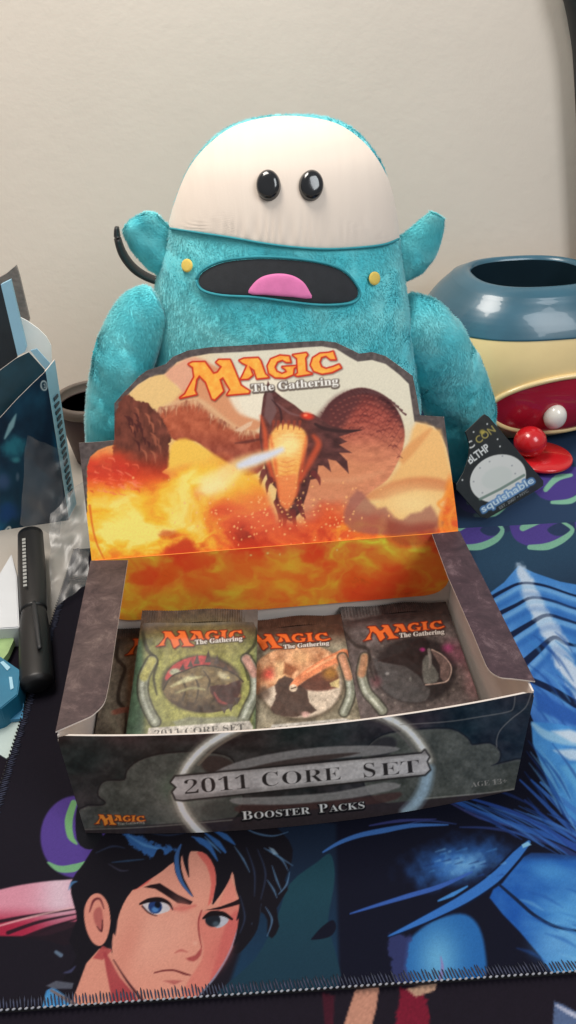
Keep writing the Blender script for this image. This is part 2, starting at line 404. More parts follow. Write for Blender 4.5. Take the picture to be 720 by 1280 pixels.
    p.poly([(668, 862), (700, 880), (740, 900), (740, 915), (700, 900), (672, 888)], (42, 92, 176), 3, .9)
    # feathers fanning from the right
    for q, wd, c in (([(536, 1001), (562, 999), (600, 1016), (650, 1034), (690, 1046), (730, 1064)], [1.5, 3, 3, 3.4, 4, 4], (48, 96, 178)),
                     ([(560, 1002), (600, 1022), (640, 1033)], [1, 2, .6], (60, 66, 120)),
                     ([(584, 997), (620, 1008), (660, 1024), (724, 1062)], [1, 2.4, 3, 4], (44, 78, 158)),
                     ([(575, 1034), (610, 1035), (650, 1042), (690, 1055), (724, 1072)], [.8, 1.6, 2, 3, 3], (42, 58, 112)),
                     ([(500, 1034), (530, 1026), (570, 1030)], [.6, 1.5, .6], (48, 66, 120)),
                     ([(650, 975), (676, 1000), (700, 1024), (730, 1052)], [1, 2.2, 2.6, 3], (50, 92, 170)),
                     ([(664, 975), (690, 1000), (730, 1042)], [1, 2.6, 3.5], (60, 112, 196)),
                     ([(676, 978), (700, 998), (740, 1030)], [1.5, 3, 4], (70, 130, 208)),
                     ([(656, 1000), (690, 1028), (724, 1050)], [1, 2, 2.6], (36, 56, 118))):
        p.stroke(q, wd, c, 1.1, .95)
    for k in range(30):
        x = 560+random.random()*130; y = 992+(x-560)*.26+random.gauss(0, 12)+6; l = 40+50*random.random(); sl = .34+.22*random.random()+(x-560)*.0016
        if y < 1004+(640-x)*.0: y += 8
        p.stroke([(x, y), (x+l*.5, y+l*.5*sl*.8), (x+l, y+l*sl)], [.3, .7+1.3*random.random(), .3], random.choice([(40, 82, 160), (54, 104, 186), (34, 56, 116), (70, 124, 200)]), 1.2, .75)
    for k in range(16):
        x = 655+random.random()*40; y = 915+random.random()*90; l = 30+40*random.random()
        p.stroke([(x, y), (x+l*.45, y+l*.6), (x+l*.8, y+l*1.25)], [.3, 1.8, .3], random.choice([(30, 72, 150), (110, 176, 228), (22, 48, 106)]), 1.6, .6)
    p.stroke([(404, 1065), (425, 1053), (450, 1044), (480, 1038), (515, 1032), (560, 1031)], [1, 2.4, 3, 3.4, 2.6, .8], (66, 116, 190), 1.0)
    p.stroke([(462, 1032), (500, 1026), (545, 1024)], [.8, 2, .6], (60, 66, 126), 1.0)
    # glowing shoulder, blades
    p.blob(572, 1078, 62, 28, (52, 110, 190), .95, .9, -12, .35, .08)
    p.blob(580, 1080, 28, 14, (120, 180, 228), .8, 1.0, -10, .5, .12)
    p.poly([(612, 1122), (628, 1104), (645, 1082), (664, 1066), (720, 1070), (790, 1080), (790, 1250), (700, 1225), (676, 1196), (650, 1165)], lambda u, v: np.array([38, 98, 182])+np.outer(sstep(640, 720, u)*sstep(1070, 1150, v), [52, 66, 42.])-np.outer(sstep(1080, 1066, v), [4, 30, 60.])+np.outer(fbm(u*.05, v*.09)-.5, [30, 34, 24.]), 1.5, sm=2)
    p.blob(690, 1090, 34, 14, (80, 156, 220), .7, .9, 12); p.blob(700, 1180, 36, 28, (104, 168, 224), .7, .9)
    p.stroke([(622, 1104), (645, 1124), (668, 1144), (694, 1158), (730, 1165)], [1.5, 2.2, 2.2, 2, 1.5], (18, 34, 66), .9)
    p.poly([(508, 1186), (514, 1172), (540, 1152), (575, 1142), (596, 1154), (606, 1185), (604, 1224), (560, 1236), (508, 1236)], lambda u, v: np.array([40, 106, 178])+np.outer(np.exp(-((u-548)/26)**2-((v-1200)/40)**2), [62, 66, 40.]), 3, sm=4)
    p.poly([(486, 1172), (500, 1166), (514, 1174), (508, 1200), (514, 1236), (496, 1236), (488, 1200)], (58, 66, 120), 2.5, .8, sm=3, rough=5, rs=.15)
    p.stroke([(438, 1142), (470, 1132), (510, 1120), (550, 1108), (590, 1090)], [.8, 2, 3, 3, 1], (58, 98, 180), 1.0)
    for off, wd, c in (((0, 0), [4, 8.5, 9, 8, 6, 2], (12, 22, 50)), ((0, -.5), [2.2, 5.5, 6.6, 6, 4, .8], (56, 118, 200))):
        p.stroke([(661+off[0], 1053+off[1]), (645, 1070+off[1]), (618, 1098+off[1]), (580, 1124+off[1]), (530, 1150+off[1]), (486, 1170)], wd, c, 1.0)
    p.stroke([(548, 1126), (566, 1118), (584, 1108)], [1, 2.6, 1], (70, 140, 214), 1.0)
    p.poly([(652, 1056), (660, 1052), (664, 1056), (654, 1060)], (140, 200, 238), .8)
    for k in range(26):
        x = 528+random.random()*100; y = 1062+random.random()*34; l = 4+9*random.random()
        p.stroke([(x, y), (x+l, y-l*.3)], [.4, 1.4], random.choice([(70, 136, 204), (34, 76, 150), (120, 176, 224), (26, 48, 100)]), 1.4, .5, sm=0)
    for k in range(14):
        x = 640+random.random()*80; y = 1085+random.random()*110; l = 20+36*random.random()
        p.stroke([(x, y), (x+l*.6, y+l*.2), (x+l*1.2, y+l*.55)], [.3, 2.4, .3], random.choice([(34, 88, 170), (120, 184, 232), (60, 126, 200)]), 2.4, .5)
    p.stroke([(551, 1196), (553, 1210), (550, 1226)], [.6, 2, 2.6], (150, 130, 190), 1.2, .8)
    # ---- pink streamer, left
    p.poly([(-60, 1130), (0, 1112), (40, 1104), (80, 1100), (100, 1104), (100, 1150), (70, 1166), (40, 1170), (-60, 1165)], lambda u, v: np.array([222, 150, 170])+np.outer(np.exp(-((u-75)/28)**2), [5, 45, 40.])-np.outer(sstep(1128, 1160, v), [50, 110, 100.]), 1.5, sm=3)
    for q in ([(-20, 1156), (30, 1146), (98, 1136)], [(10, 1166), (50, 1152), (98, 1142)], [(30, 1172), (60, 1160), (98, 1148)]):
        p.stroke(q, [2.5, 2, .6], (38, 22, 34), 1.2, .9)
    p.stroke([(-10, 1160), (40, 1146), (97, 1133)], [1, 1.4, .5], (240, 190, 190), 1.0, .7)
    p.poly([(34, 1172), (60, 1160), (84, 1152), (98, 1152), (98, 1178), (80, 1182), (60, 1176)], (34, 24, 34), 1.5, .9)
    # ---- the boy: hair mass
    HAIR = (22, 19, 28)
    p.poly([(88, 1104), (104, 1080), (126, 1048), (160, 1022), (240, 1010), (318, 1018), (352, 1040), (366, 1062), (362, 1085), (356, 1100), (360, 1112), (346, 1135), (349, 1158), (340, 1173), (334, 1165), (334, 1150), (326, 1140), (320, 1160), (306, 1184), (296, 1192), (290, 1180), (300, 1100), (200, 1060), (150, 1130), (140, 1180), (128, 1190), (120, 1215), (96, 1240), (78, 1226), (96, 1196), (86, 1176), (96, 1150), (92, 1130)], HAIR, 1.0, sm=2)
    SK = lambda u, v: np.array([224, 152, 132])+np.outer(np.exp(-((u-195)/40)**2-((v-1165)/40)**2), [4, 10, 10.])-np.outer(sstep(1195, 1256, v)*sstep(170, 140, u), [10, 20, 15.])
    # neck
    p.poly([(108, 1204), (124, 1186), (138, 1186), (150, 1215), (185, 1262), (84, 1266), (96, 1236)], (222, 150, 130), 1.0)
    p.poly([(116, 1198), (128, 1182), (140, 1188), (128, 1200)], (176, 76, 78), 1.2, .9)
    p.poly([(129, 1190), (138, 1200), (150, 1222), (178, 1258), (142, 1264), (138, 1240)], (168, 66, 72), 1.4, .95, sm=2)
    # face
    p.poly([(140, 1186), (143, 1160), (150, 1138), (163, 1114), (188, 1090), (214, 1066), (232, 1058), (268, 1060), (292, 1088), (304, 1116), (302, 1146), (292, 1180), (274, 1212), (250, 1242), (232, 1258), (186, 1260), (166, 1240), (146, 1212)], SK, 1.0, sm=3)
    p.poly([(250, 1142), (262, 1138), (290, 1130), (303, 1120), (302, 1146), (292, 1180), (274, 1212), (250, 1242), (234, 1258), (228, 1245), (236, 1225), (252, 1200), (254, 1180), (248, 1160)], (216, 124, 112), 2.0, .85, sm=2)
    p.poly([(284, 1150), (300, 1138), (298, 1165), (280, 1205), (262, 1228), (272, 1195)], (204, 96, 94), 3, .7, sm=2)
    p.stroke([(297, 1162), (286, 1192), (268, 1222), (248, 1246)], [.8, 1.2, 1.2, .8], (150, 160, 190), .8, .75)
    p.stroke([(142, 1200), (160, 1228), (184, 1258)], [.8, 1.4, 2.4], (74, 34, 42), .9)
    # forehead shade under the fringe
    p.poly([(246, 1066), (258, 1064), (270, 1085), (268, 1118), (260, 1132), (264, 1105), (258, 1082)], (214, 100, 92), 1.4, .9, sm=2)
    p.poly([(286, 1094), (294, 1110), (296, 1126), (282, 1130), (272, 1134), (280, 1115)], (226, 140, 124), 1.0)
    p.stroke([(168, 1112), (184, 1102), (198, 1086)], [.6, 1.6, .6], (214, 90, 84), 1.3, .9)
    # ear
    p.poly([(105, 1142), (108, 1128), (116, 1118), (126, 1118), (135, 1130), (138, 1150), (134, 1172), (126, 1182), (116, 1178), (108, 1162)], (222, 146, 128), .9, sm=4)
    p.stroke([(112, 1140), (117, 1126), (125, 1124), (130, 1136)], [.6, 1.6, 1.4, .6], (120, 56, 60), .9)
    p.poly([(118, 1138), (126, 1134), (129, 1150), (127, 1164), (121, 1158), (117, 1148)], (178, 96, 92), 1.5, .9, sm=3)
    p.stroke([(128, 1150), (127, 1164), (121, 1158)], [.6, 1.2, .5], (90, 40, 46), .8)
    # side hair in front of the ear, hair behind
    p.poly([(126, 1086), (170, 1070), (190, 1085), (166, 1112), (154, 1130), (147, 1150), (144, 1170), (139, 1156), (136, 1132), (128, 1118), (118, 1112), (106, 1122), (100, 1150), (96, 1130), (104, 1096)], HAIR, .9, sm=2)
    # fringe
    p.poly([(180, 1062), (222, 1056), (236, 1046), (262, 1044), (300, 1040), (332, 1060), (336, 1100), (322, 1130), (318, 1150), (308, 1168), (306, 1140), (300, 1128), (296, 1106), (290, 1090), (282, 1108), (270, 1126), (265, 1130), (270, 1105), (268, 1084), (258, 1068), (246, 1064), (230, 1066), (226, 1078), (230, 1098), (242, 1121), (228, 1108), (219, 1090), (217, 1078), (204, 1088), (186, 1100), (160, 1114)], HAIR, .9, sm=2)
    B1 = (56, 106, 172); B2 = (92, 150, 208)
    p.poly([(154, 1040), (176, 1046), (196, 1056), (214, 1058), (222, 1062), (206, 1068), (188, 1072), (178, 1064), (164, 1056)], B1, 2.0, .95, sm=2, rough=4, rs=.25)
    p.stroke([(160, 1044), (180, 1056), (204, 1062)], [.6, 1.8, .6], B2, 1.6, .8)
    p.stroke([(226, 1056), (221, 1070), (222, 1088), (228, 1104), (240, 1120)], [.8, 2.6, 3, 2, .5], (58, 96, 152), 1.0, .95)
    for q in ([(248, 1047), (260, 1056), (272, 1076)], [(256, 1041), (272, 1054), (284, 1068)], [(264, 1036), (282, 1046), (294, 1056)], [(240, 1046), (252, 1052), (262, 1062)]):
        p.stroke(q, [.6, 3.6, .5], B1, 1.2, .95)
    p.stroke([(256, 1046), (266, 1056), (276, 1066)], [.4, 1.4, .4], B2, 1.2, .8)
    p.stroke([(140, 1078), (160, 1076), (180, 1074)], [.4, 1.2, .4], (50, 84, 120), 1.2, .7); p.stroke([(136, 1080), (150, 1088), (160, 1088)], [.4, 1, .4], (70, 70, 90), 1.2, .7)
    SL = (88, 124, 160)
    for q in ([(298, 1028), (316, 1040), (340, 1045), (360, 1040)], [(330, 1060), (344, 1068), (366, 1082)], [(336, 1062), (352, 1074), (360, 1088)], [(340, 1082), (346, 1100), (352, 1114)], [(334, 1100), (342, 1112), (346, 1122)], [(326, 1130), (322, 1150), (312, 1172)], [(332, 1134), (340, 1150), (334, 1170)], [(293, 1058), (304, 1074), (312, 1090)], [(362, 1090), (358, 1106), (348, 1118)], [(308, 1160), (314, 1154), (318, 1160)]):
        p.stroke(q, [.4, 1.3, .4], SL, 1.0, .8)
    p.poly([(336, 1059), (342, 1061), (348, 1068), (342, 1068)], (150, 180, 204), 1, .8)
    p.stroke([(86, 1112), (90, 1104), (96, 1102)], [.5, 2, .6], (80, 130, 180), 1.2, .8); p.stroke([(70, 1190), (76, 1194)], [2, 2.6], (130, 160, 190), 1.4, .7)
    p.stroke([(80, 1216), (88, 1214), (94, 1208)], [.6, 2, .6], (70, 74, 110), 1.4, .8)
    # brows
    p.poly([(180, 1109), (188, 1106), (200, 1104), (222, 1118), (241, 1127), (238, 1131), (222, 1129), (204, 1117), (194, 1111)], (34, 18, 24), .8)
    p.poly([(256, 1138), (276, 1133), (292, 1127), (302, 1122), (304, 1129), (290, 1133), (274, 1137)], (34, 18, 24), .8)
    p.stroke([(214, 1136), (228, 1136), (244, 1132)], [1, 2, 1], (200, 96, 90), 2.4, .7)
    # eyes
    p.poly([(178, 1131), (186, 1127), (200, 1126), (209, 1130), (213, 1137), (205, 1141), (194, 1143), (184, 1139)], (206, 200, 206), .8, sm=2)
    p.blob(194, 1133.5, 9, 8.8, (32, 58, 112), 1, .12); p.blob(194, 1137, 5, 4, (84, 136, 196), .9, .6); p.blob(197, 1131, 4, 4.5, (12, 14, 28), 1, .3)
    p.stroke([(175, 1130), (186, 1125.5), (200, 1124.5), (211, 1129), (216, 1137)], [1.2, 2.8, 3, 2, .8], (26, 16, 22), .8)
    p.stroke([(178, 1133), (186, 1141), (196, 1145)], [1.2, 1, .5], (60, 30, 36), .8)
    p.poly([(256, 1149), (266, 1144), (280, 1145), (286, 1150), (280, 1157), (272, 1160), (263, 1156)], (186, 188, 200), .8, sm=2)
    p.blob(266, 1150, 10, 9, (30, 34, 44), 1, .15); p.blob(270, 1155, 5, 4, (78, 96, 110), .8, .7)
    p.stroke([(254, 1148), (264, 1142), (279, 1142.5), (290, 1149)], [1.2, 3.2, 3, 1.4], (24, 15, 20), .8)
    # soft modelling of the face and extra hair tips
    p.blob(182, 1185, 34, 30, (232, 166, 146), .45, 1.0); p.blob(160, 1180, 16, 44, (206, 126, 110), .45, 1.0, 20); p.blob(226, 1150, 14, 34, (234, 168, 148), .4, 1.0, -6)
    p.blob(248, 1100, 14, 26, (232, 162, 142), .5, 1.0, -10); p.blob(206, 1240, 30, 14, (232, 158, 140), .4, 1.0); p.blob(276, 1190, 14, 30, (204, 104, 98), .5, 1.0, 25); p.blob(228, 1134, 12, 7, (206, 110, 100), .6, 1.0)
    for q in ([(300, 1100), (303, 1130), (296, 1150)], [(312, 1110), (312, 1150), (298, 1178)], [(322, 1120), (318, 1160), (302, 1188)], [(304, 1140), (300, 1164), (292, 1182)], [(286, 1070), (284, 1096), (272, 1122)], [(240, 1052), (232, 1070), (236, 1096)], [(200, 1066), (186, 1088), (160, 1108)], [(296, 1086), (299, 1112), (304, 1134)]):
        p.stroke(q, [5, 4, .5], HAIR, 1.0, 1)
    p.stroke([(226, 1056), (221, 1070), (222, 1088), (228, 1104), (240, 1120)], [.8, 2.2, 2.6, 1.8, .5], (58, 96, 152), 1.0, .95)
    for q in ([(308, 1060), (318, 1090), (318, 1120)], [(322, 1062), (332, 1092), (326, 1124)], [(180, 1040), (210, 1044), (236, 1040)], [(120, 1066), (140, 1058), (156, 1060)], [(300, 1120), (306, 1146), (300, 1166)]):
        p.stroke(q, [.4, 1.2, .4], (52, 66, 96), 1.4, .7)
    # nose, mouth
    p.stroke([(252, 1138), (248, 1152), (249, 1168), (252, 1184)], [.8, 1, 1, .6], (150, 60, 62), .9, .9)
    p.poly([(232, 1198), (244, 1194), (252, 1184), (251, 1194), (242, 1202)], (168, 74, 74), 1.4, .9, sm=2)
    p.stroke([(219, 1191), (226, 1188), (234, 1190)], [.6, 1.6, .6], (190, 100, 94), 1.4, .8)
    p.blob(244, 1179, 3, 3, (240, 180, 160), .7, .9)
    p.stroke([(193, 1216), (206, 1213), (218, 1213), (230, 1217), (238, 1219)], [.8, 1.1, 1.2, 1.5, .8], (122, 52, 54), .8)
    p.poly([(204, 1226), (218, 1225), (228, 1226), (218, 1231)], (176, 92, 88), 1.5, .8)
    # collar
    p.poly([(50, 1268), (58, 1238), (66, 1234), (92, 1252), (112, 1266)], lambda u, v: np.array([74, 146, 206])+np.outer(fbm(u*.2, v*.06)-.5, [40, 50, 40.]), 1.0)
    p.poly([(58, 1232), (70, 1226), (92, 1229), (90, 1236), (66, 1236)], (92, 96, 110), 1.2, .9); p.stroke([(64, 1238), (84, 1250), (108, 1264)], [1.6, 2.5, 2], (124, 104, 100), 1, .95)
    p.grain(1.2, .06, 2)
    return p
mat_root = thing('playmat', 'printed cloth playmat with an anime boy and blue armour under the open card box', 'playmat', tuple(MO))
slab = prism('mat_base', [MO+MEX*a+MEY*b-np.array([0, 0, .0003]) for a, b in ((0, 0), (.56, 0), (.56, .295), (0, .295))], (0, 0, -0.0022), [rubber], mat_root)
sx = np.concatenate([np.arange(0, .40, .00044), np.arange(.40, .561, .004)]); sx[-1] = .56
sy = np.concatenate([np.arange(0, .085, .00040), np.arange(.085, .2952, .00052)]); sy[-1] = .295
def under_box(s, t):
    x = MO[0]+s*MEX[0]+t*MEY[0]; y = MO[1]+s*MEX[1]+t*MEY[1]
    return (abs(x) < .096) & (y > .004) & (y < .115)
sheet('printed_cloth', MO, MEX, MEY, sx, sy, paint_mat, cloth, mat_root, hole=under_box, gain=0.62)
# overlocked edge: one thread bead and one slanted thread per stitch
thread = plain('edge_thread', (140, 142, 150), 0.8, None, .15, 300)
thread2 = plain('edge_thread_blue', (44, 48, 68), 0.85, None, .6, 420)
def stitch(name, a, b, mat, bead, parent):
    a = np.array(a); b = np.array(b); L = np.linalg.norm(b-a); e = (b-a)/L; nrm = np.array([-e[1], e[0], 0])
    bm = bmesh.new(); k = int(L/(.00235 if bead else .0013))
    for i in range(k):
        c = a+e*(i+.5)*L/k+np.array([0, 0, .0003])
        if bead:
            bmesh.ops.create_icosphere(bm, subdivisions=1, radius=1, matrix=Matrix.Translation(c-nrm*.0002) @ Matrix.Rotation(math.atan2(e[1], e[0])+.35, 4, 'Z') @ Matrix.Diagonal((.00085, .00048, .0005, 1)))
        else:
            l = .0034+random.random()*.0016
            d = nrm*.9+e*(-.35+random.random()*.15); d /= np.linalg.norm(d)
            bmesh.ops.create_icosphere(bm, subdivisions=1, radius=1, matrix=Matrix.Translation(c+d*l*.5) @ Matrix.Rotation(math.atan2(d[1], d[0]), 4, 'Z') @ Matrix.Diagonal((l*.55, .00036, .0003, 1)))
    me = bpy.data.meshes.new(name); bm.to_mesh(me); bm.free(); smooth(me)
    o = link(name, me, mat, parent); o['kind'] = 'stuff'; return o
fr = (MO, MO+MEX*.56); lf = (MO+MEY*.295, MO)
stitch('stitch_bead', *fr, thread, True, mat_root); stitch('stitch_thread', *fr, thread2, False, mat_root)
stitch('stitch_bead', *lf, rubber, True, mat_root); stitch('stitch_thread', *lf, thread2, False, mat_root)

# mat lying underneath, towards the viewer
def paint_low(U, V):
    p = Paint(U, V, (30, 24, 36))
    p.poly([(424, 1300), (436, 1262), (444, 1238), (474, 1232), (470, 1262), (460, 1300)], (204, 146, 124), 1.2)
    p.poly([(402, 1240), (418, 1245), (416, 1300), (408, 1300)], (70, 24, 40), 1.5)
    p.poly([(488, 1300), (496, 1270), (500, 1236), (528, 1234), (536, 1262), (536, 1300)], (124, 26, 50), 1.5, rough=3)
    p.poly([(508, 1236), (546, 1228), (544, 1238), (520, 1246)], (200, 160, 136), 1.2)
    p.poly([(690, 1300), (693, 1252), (704, 1256), (740, 1276), (740, 1300)], (90, 110, 150), 1.4); p.stroke([(695, 1256), (712, 1266), (740, 1278)], [1, 2.6, 3], (190, 196, 220), 1.2)
    p.grain(.6, .12, 3); return p
LO = MO+MEX*(.02)-MEY*.09-np.array([0, 0, .003])
low = thing('playmat', 'dark playmat with printed legs peeking out below the stitched edge nearest the viewer', 'playmat', tuple(LO))
prism('mat_base', [LO+MEX*a+MEY*b-np.array([0, 0, .0003]) for a, b in ((-.04, 0), (.54, 0), (.54, .3), (-.04, .3))], (0, 0, -0.0022), [rubber], low)
sheet('printed_cloth', LO, MEX, MEY, np.arange(-.04, .541, .0008), np.concatenate([np.arange(0, .1, .0007), [.2, .3]]), paint_low, cloth, low, gain=.6)
# mat lying behind, with the same ring pattern
def paint_back(U, V):
    p = Paint(U, V, (44, 66, 96))
    for (x, y) in ((604, 622), (700, 606), (790, 604)):
        p.poly([(x-40, y-14), (x-6, y-24), (x+26, y-20), (x+34, y-4), (x+10, y+18), (x-24, y+16)], (78, 64, 140), 1, sm=5)
        p.stroke([(x-18, y+6), (x-4, y-8), (x+14, y-12)], [3, 4, 2], (130, 186, 160)); p.stroke([(x-10, y+22), (x+14, y+20), (x+30, y+8)], [2, 3.5, 2], (130, 186, 160))
    p.poly([(480, 560), (600, 566), (640, 590), (610, 648), (480, 640)], (44, 48, 72), 3, .7)
    return p
BO = onz(560, 652, -0.0035)
bex = onz(720, 645, -.0035)-BO; bex /= np.linalg.norm(bex); bey = np.array([-bex[1], bex[0], 0])
back = thing('playmat', 'blue playmat with purple rings lying behind, under the hang tag and planter', 'playmat', tuple(BO))
prism('mat_base', [BO+bex*a+bey*b-np.array([0, 0, .0003]) for a, b in ((-.06, -.03), (.3, -.03), (.3, .24), (-.06, .24))], (0, 0, -0.0022), [rubber], back)
sheet('printed_cloth', BO, bex, bey, np.arange(-.06, .301, .0009), np.arange(-.03, .241, .0009), paint_back, cloth, back, gain=.72)

# ================================================================== THE OPEN CARD BOX
BW, BD, BH, TH = 0.20, 0.119, 0.067, 0.0008
Z0 = 0.0006
def marble_mat(name, c0, c1, c2):
    m, N, L, B = newmat(name); B.inputs['Roughness'].default_value = 0.55; B.inputs['Specular IOR Level'].default_value = .3; B.inputs['Coat Weight'].default_value = 0.0; B.inputs['Coat Roughness'].default_value = 0.3
    tc = N.new('ShaderNodeTexCoord'); a = N.new('ShaderNodeTexNoise'); a.inputs['Scale'].default_value = 90; a.inputs['Detail'].default_value = 10; a.inputs['Roughness'].default_value = .78; a.inputs['Distortion'].default_value = .5
    r = N.new('ShaderNodeValToRGB'); e = r.color_ramp.elements
    e[0].position = .34; e[0].color = rgba(c0); e[1].position = .54; e[1].color = rgba(c1); x = e.new(.68); x.color = rgba(c2)
    b2 = N.new('ShaderNodeTexNoise'); b2.inputs['Scale'].default_value = 18; b2.inputs['Detail'].default_value = 4
    r2 = N.new('ShaderNodeValToRGB'); r2.color_ramp.elements[0].position = .35; r2.color_ramp.elements[1].position = .65
    r2.color_ramp.elements[0].color = (.75, .62, .66, 1); r2.color_ramp.elements[1].color = (1.1, 1.05, .98, 1)
    mx = N.new('ShaderNodeMix'); mx.data_type = 'RGBA'; mx.blend_type = 'MULTIPLY'; mx.inputs[0].default_value = 1
    for n in (a, b2): L.new(tc.outputs['Object'], n.inputs['Vector'])
    L.new(a.outputs['Fac'], r.inputs['Fac']); L.new(b2.outputs['Fac'], r2.inputs['Fac'])
    L.new(r.outputs['Color'], mx.inputs[6]); L.new(r2.outputs['Color'], mx.inputs[7]); L.new(mx.outputs[2], B.inputs['Base Color'])
    return m
marble = marble_mat('marbled_print', (48, 36, 38), (76, 62, 62), (112, 98, 94))
marble_r = marble_mat('marbled_print_violet', (44, 34, 44), (70, 56, 64), (112, 98, 104))
card = plain('white_card', (208, 198, 190), 0.75, (250, 0.12, 0.0004), .05, 60)
cardprint = printmat('gloss_print', 0.5, 0.0, (500, .05, .0003), .2)
box = thing('display_box', 'open card display box with a dragon header, full of card packs', 'box', (0, 0, Z0))
z0, z1 = Z0, BH
hw = BW/2
prism('base_panel', [(-hw, 0.001, z0+.001), (hw, 0.001, z0+.001), (hw, BD-.001, z0+.001), (-hw, BD-.001, z0+.001)], (0, 0, -.0009), [card, marble], box)
for s in (-1, 1):
    x = s*hw
    prism('side_panel', [(x, .0009, z0), (x, BD-.0009, z0), (x, BD-.0009, z1-.001), (x, .0009, z1-.001)], (-s*TH, 0, 0), [marble, card], box)
prism('back_panel', [(-hw, BD, z0), (hw, BD, z0), (hw, BD, z1-.001), (-hw, BD, z1-.001)], (0, -TH, 0), [marble, card], box)
# front panel, its top corners rounded into the fold
BOW = .0074                                   # the front wall bows outwards in the middle
def bow(x): return BOW*(1-(x/hw)**2)
nx_ = 41; xs_ = np.linspace(-hw, hw, nx_); topz = np.where(abs(xs_) > hw-.001, z1-.003, z1)
V_ = np.array([(x, -bow(x)+o, z) for o in (0, TH) for x, tz in zip(xs_, topz) for z in (z0, tz)])
k_ = lambda o, i, t: o*2*nx_+2*i+t
F_ = []
for i in range(nx_-1):
    F_ += [(k_(0, i, 0), k_(0, i+1, 0), k_(0, i+1, 1), k_(0, i, 1)), (k_(1, i, 0), k_(1, i, 1), k_(1, i+1, 1), k_(1, i+1, 0)), (k_(0, i, 1), k_(0, i+1, 1), k_(1, i+1, 1), k_(1, i, 1)), (k_(0, i, 0), k_(1, i, 0), k_(1, i+1, 0), k_(0, i+1, 0))]
F_ += [(k_(0, 0, 0), k_(0, 0, 1), k_(1, 0, 1), k_(1, 0, 0)), (k_(0, nx_-1, 0), k_(1, nx_-1, 0), k_(1, nx_-1, 1), k_(0, nx_-1, 1))]
fp = mesh_np('front_panel', V_, np.array(F_), card, box, False)
def paint_front(U, V):
    def base(u, v):
        n = fbm(u*.03, v*.04, 5); n2 = fbm(u*.12+40, v*.14, 4); n3 = fbm(u*.012+9, v*.02, 3)
        k = sstep(300, 640, u)[:, None]
        c = np.array([50, 44, 42])*(1-k)+np.array([38, 40, 48])*k
        c = c+np.outer(n-.5, [46, 40, 40.])+np.outer(n2-.5, [34, 32, 32.])+np.outer((n3-.5), [40, -6, -4.])
        return c
    p = Paint(U, V, base)
    band = lambda u, v: np.array([80, 82, 75])+np.outer(fbm(u*.07, v*.09)-.5, [54, 52, 50.])+np.outer(fbm(u*.3, v*.3)-.5, [26, 26, 26.])
    Lsh = [(101, 1012), (128, 1008), (133, 1002), (124, 994), (126, 983), (134, 977), (156, 976), (160, 964), (174, 952), (200, 944), (240, 941), (280, 945), (292, 955), (290, 964), (275, 972), (300, 990), (300, 1010), (280, 1026), (180, 1040), (90, 1050)]
    p.poly(Lsh, (30, 28, 27), 1.4, .9, sm=3, grow=2.6); p.poly(Lsh, (112, 106, 98), 1.2, .55, sm=3, grow=.8); p.poly(Lsh, band, 1.2, .95, sm=3)
    p.blob(235, 1000, 40, 30, (150, 148, 138), .5, 1.0); p.blob(225, 985, 26, 20, (84, 110, 84), .5, 1.0)
    Rsh = [(452, 960), (459, 936), (479, 920), (511, 914), (562, 912), (584, 924), (590, 932), (612, 930), (624, 940), (622, 952), (614, 958), (660, 951), (650, 996), (540, 1006), (470, 1000)]
    p.poly(Rsh, (26, 27, 31), 1.4, .9, sm=3, grow=2.4); p.poly(Rsh, (116, 114, 108), 1.2, .5, sm=3, grow=.7); p.poly(Rsh, band, 1.2, .95, sm=3)
    # dark eyes of the frame, grey swooshes
    p.blob(272, 957, 22, 13, (58, 48, 44), .95, .2, 10); p.blob(275, 1012, 26, 12, (70, 70, 64), .8, .3); p.blob(478, 934, 20, 12, (48, 46, 48), .95, .2, -25)
    p.poly([(262, 973), (282, 958), (330, 944), (400, 934), (470, 932), (500, 936), (470, 944), (400, 950), (330, 960)], (134, 130, 127), 1.5, .9, sm=3)
    p.poly([(292, 966), (340, 953), (400, 944), (450, 941), (400, 952), (340, 962)], (58, 46, 42), 1.6, .85, sm=3)
    p.poly([(290, 998), (340, 996), (420, 990), (480, 978), (500, 984), (440, 998), (360, 1006), (300, 1006)], (140, 136, 132), 1.5, .85, sm=3)
    p.poly([(300, 1006), (360, 1006), (440, 998), (500, 990), (480, 1004), (360, 1018), (300, 1016)], (74, 50, 46), 2, .8, sm=3)
    # lower dark rim
    p.poly([(90, 1052), (104, 1036), (240, 1028), (300, 1021), (400, 1011), (540, 999), (650, 986), (650, 1004), (400, 1036), (90, 1060)], (52, 44, 46), 1.5, .95)
    p.stroke([(100, 1037), (180, 1034), (290, 1025)], .8, (140, 138, 126), 1, .6); p.stroke([(520, 999), (600, 992), (646, 986)], .9, (150, 146, 138), 1, .7)
    # glowing ring
    for w, c, a in ((10, (130, 122, 110), .35), (6.5, (170, 164, 150), .75), (3.2, (240, 236, 226), .95)):
        p.stroke([(322, 902), (288, 914), (258, 932), (237, 953), (225, 975)], w, c, 2, a); p.stroke([(222, 994), (228, 1012), (240, 1030), (254, 1044)], w*1.2, c, 2, a)
        p.stroke([(438, 886), (476, 894), (508, 911), (527, 933), (535, 950)], w, c, 2, a); p.stroke([(535, 962), (531, 984), (521, 1002), (508, 1016)], w, (150, 172, 184) if w > 2 else c, 2, a)
    p.stroke([(300, 916), (270, 934), (248, 956)], 1.6, (120, 108, 94), 1, .8); p.stroke([(476, 898), (502, 920), (520, 942)], 1.4, (110, 104, 100), 1, .6)
    # title banner
    ban = [(219, 971), (527, 942), (531, 938), (536, 946), (533, 952), (537, 962), (531, 968), (228, 1000), (220, 999), (216, 990), (221, 984), (214, 978)]
    p.poly(ban, (40, 36, 34), 1.6, .9, grow=2.2)
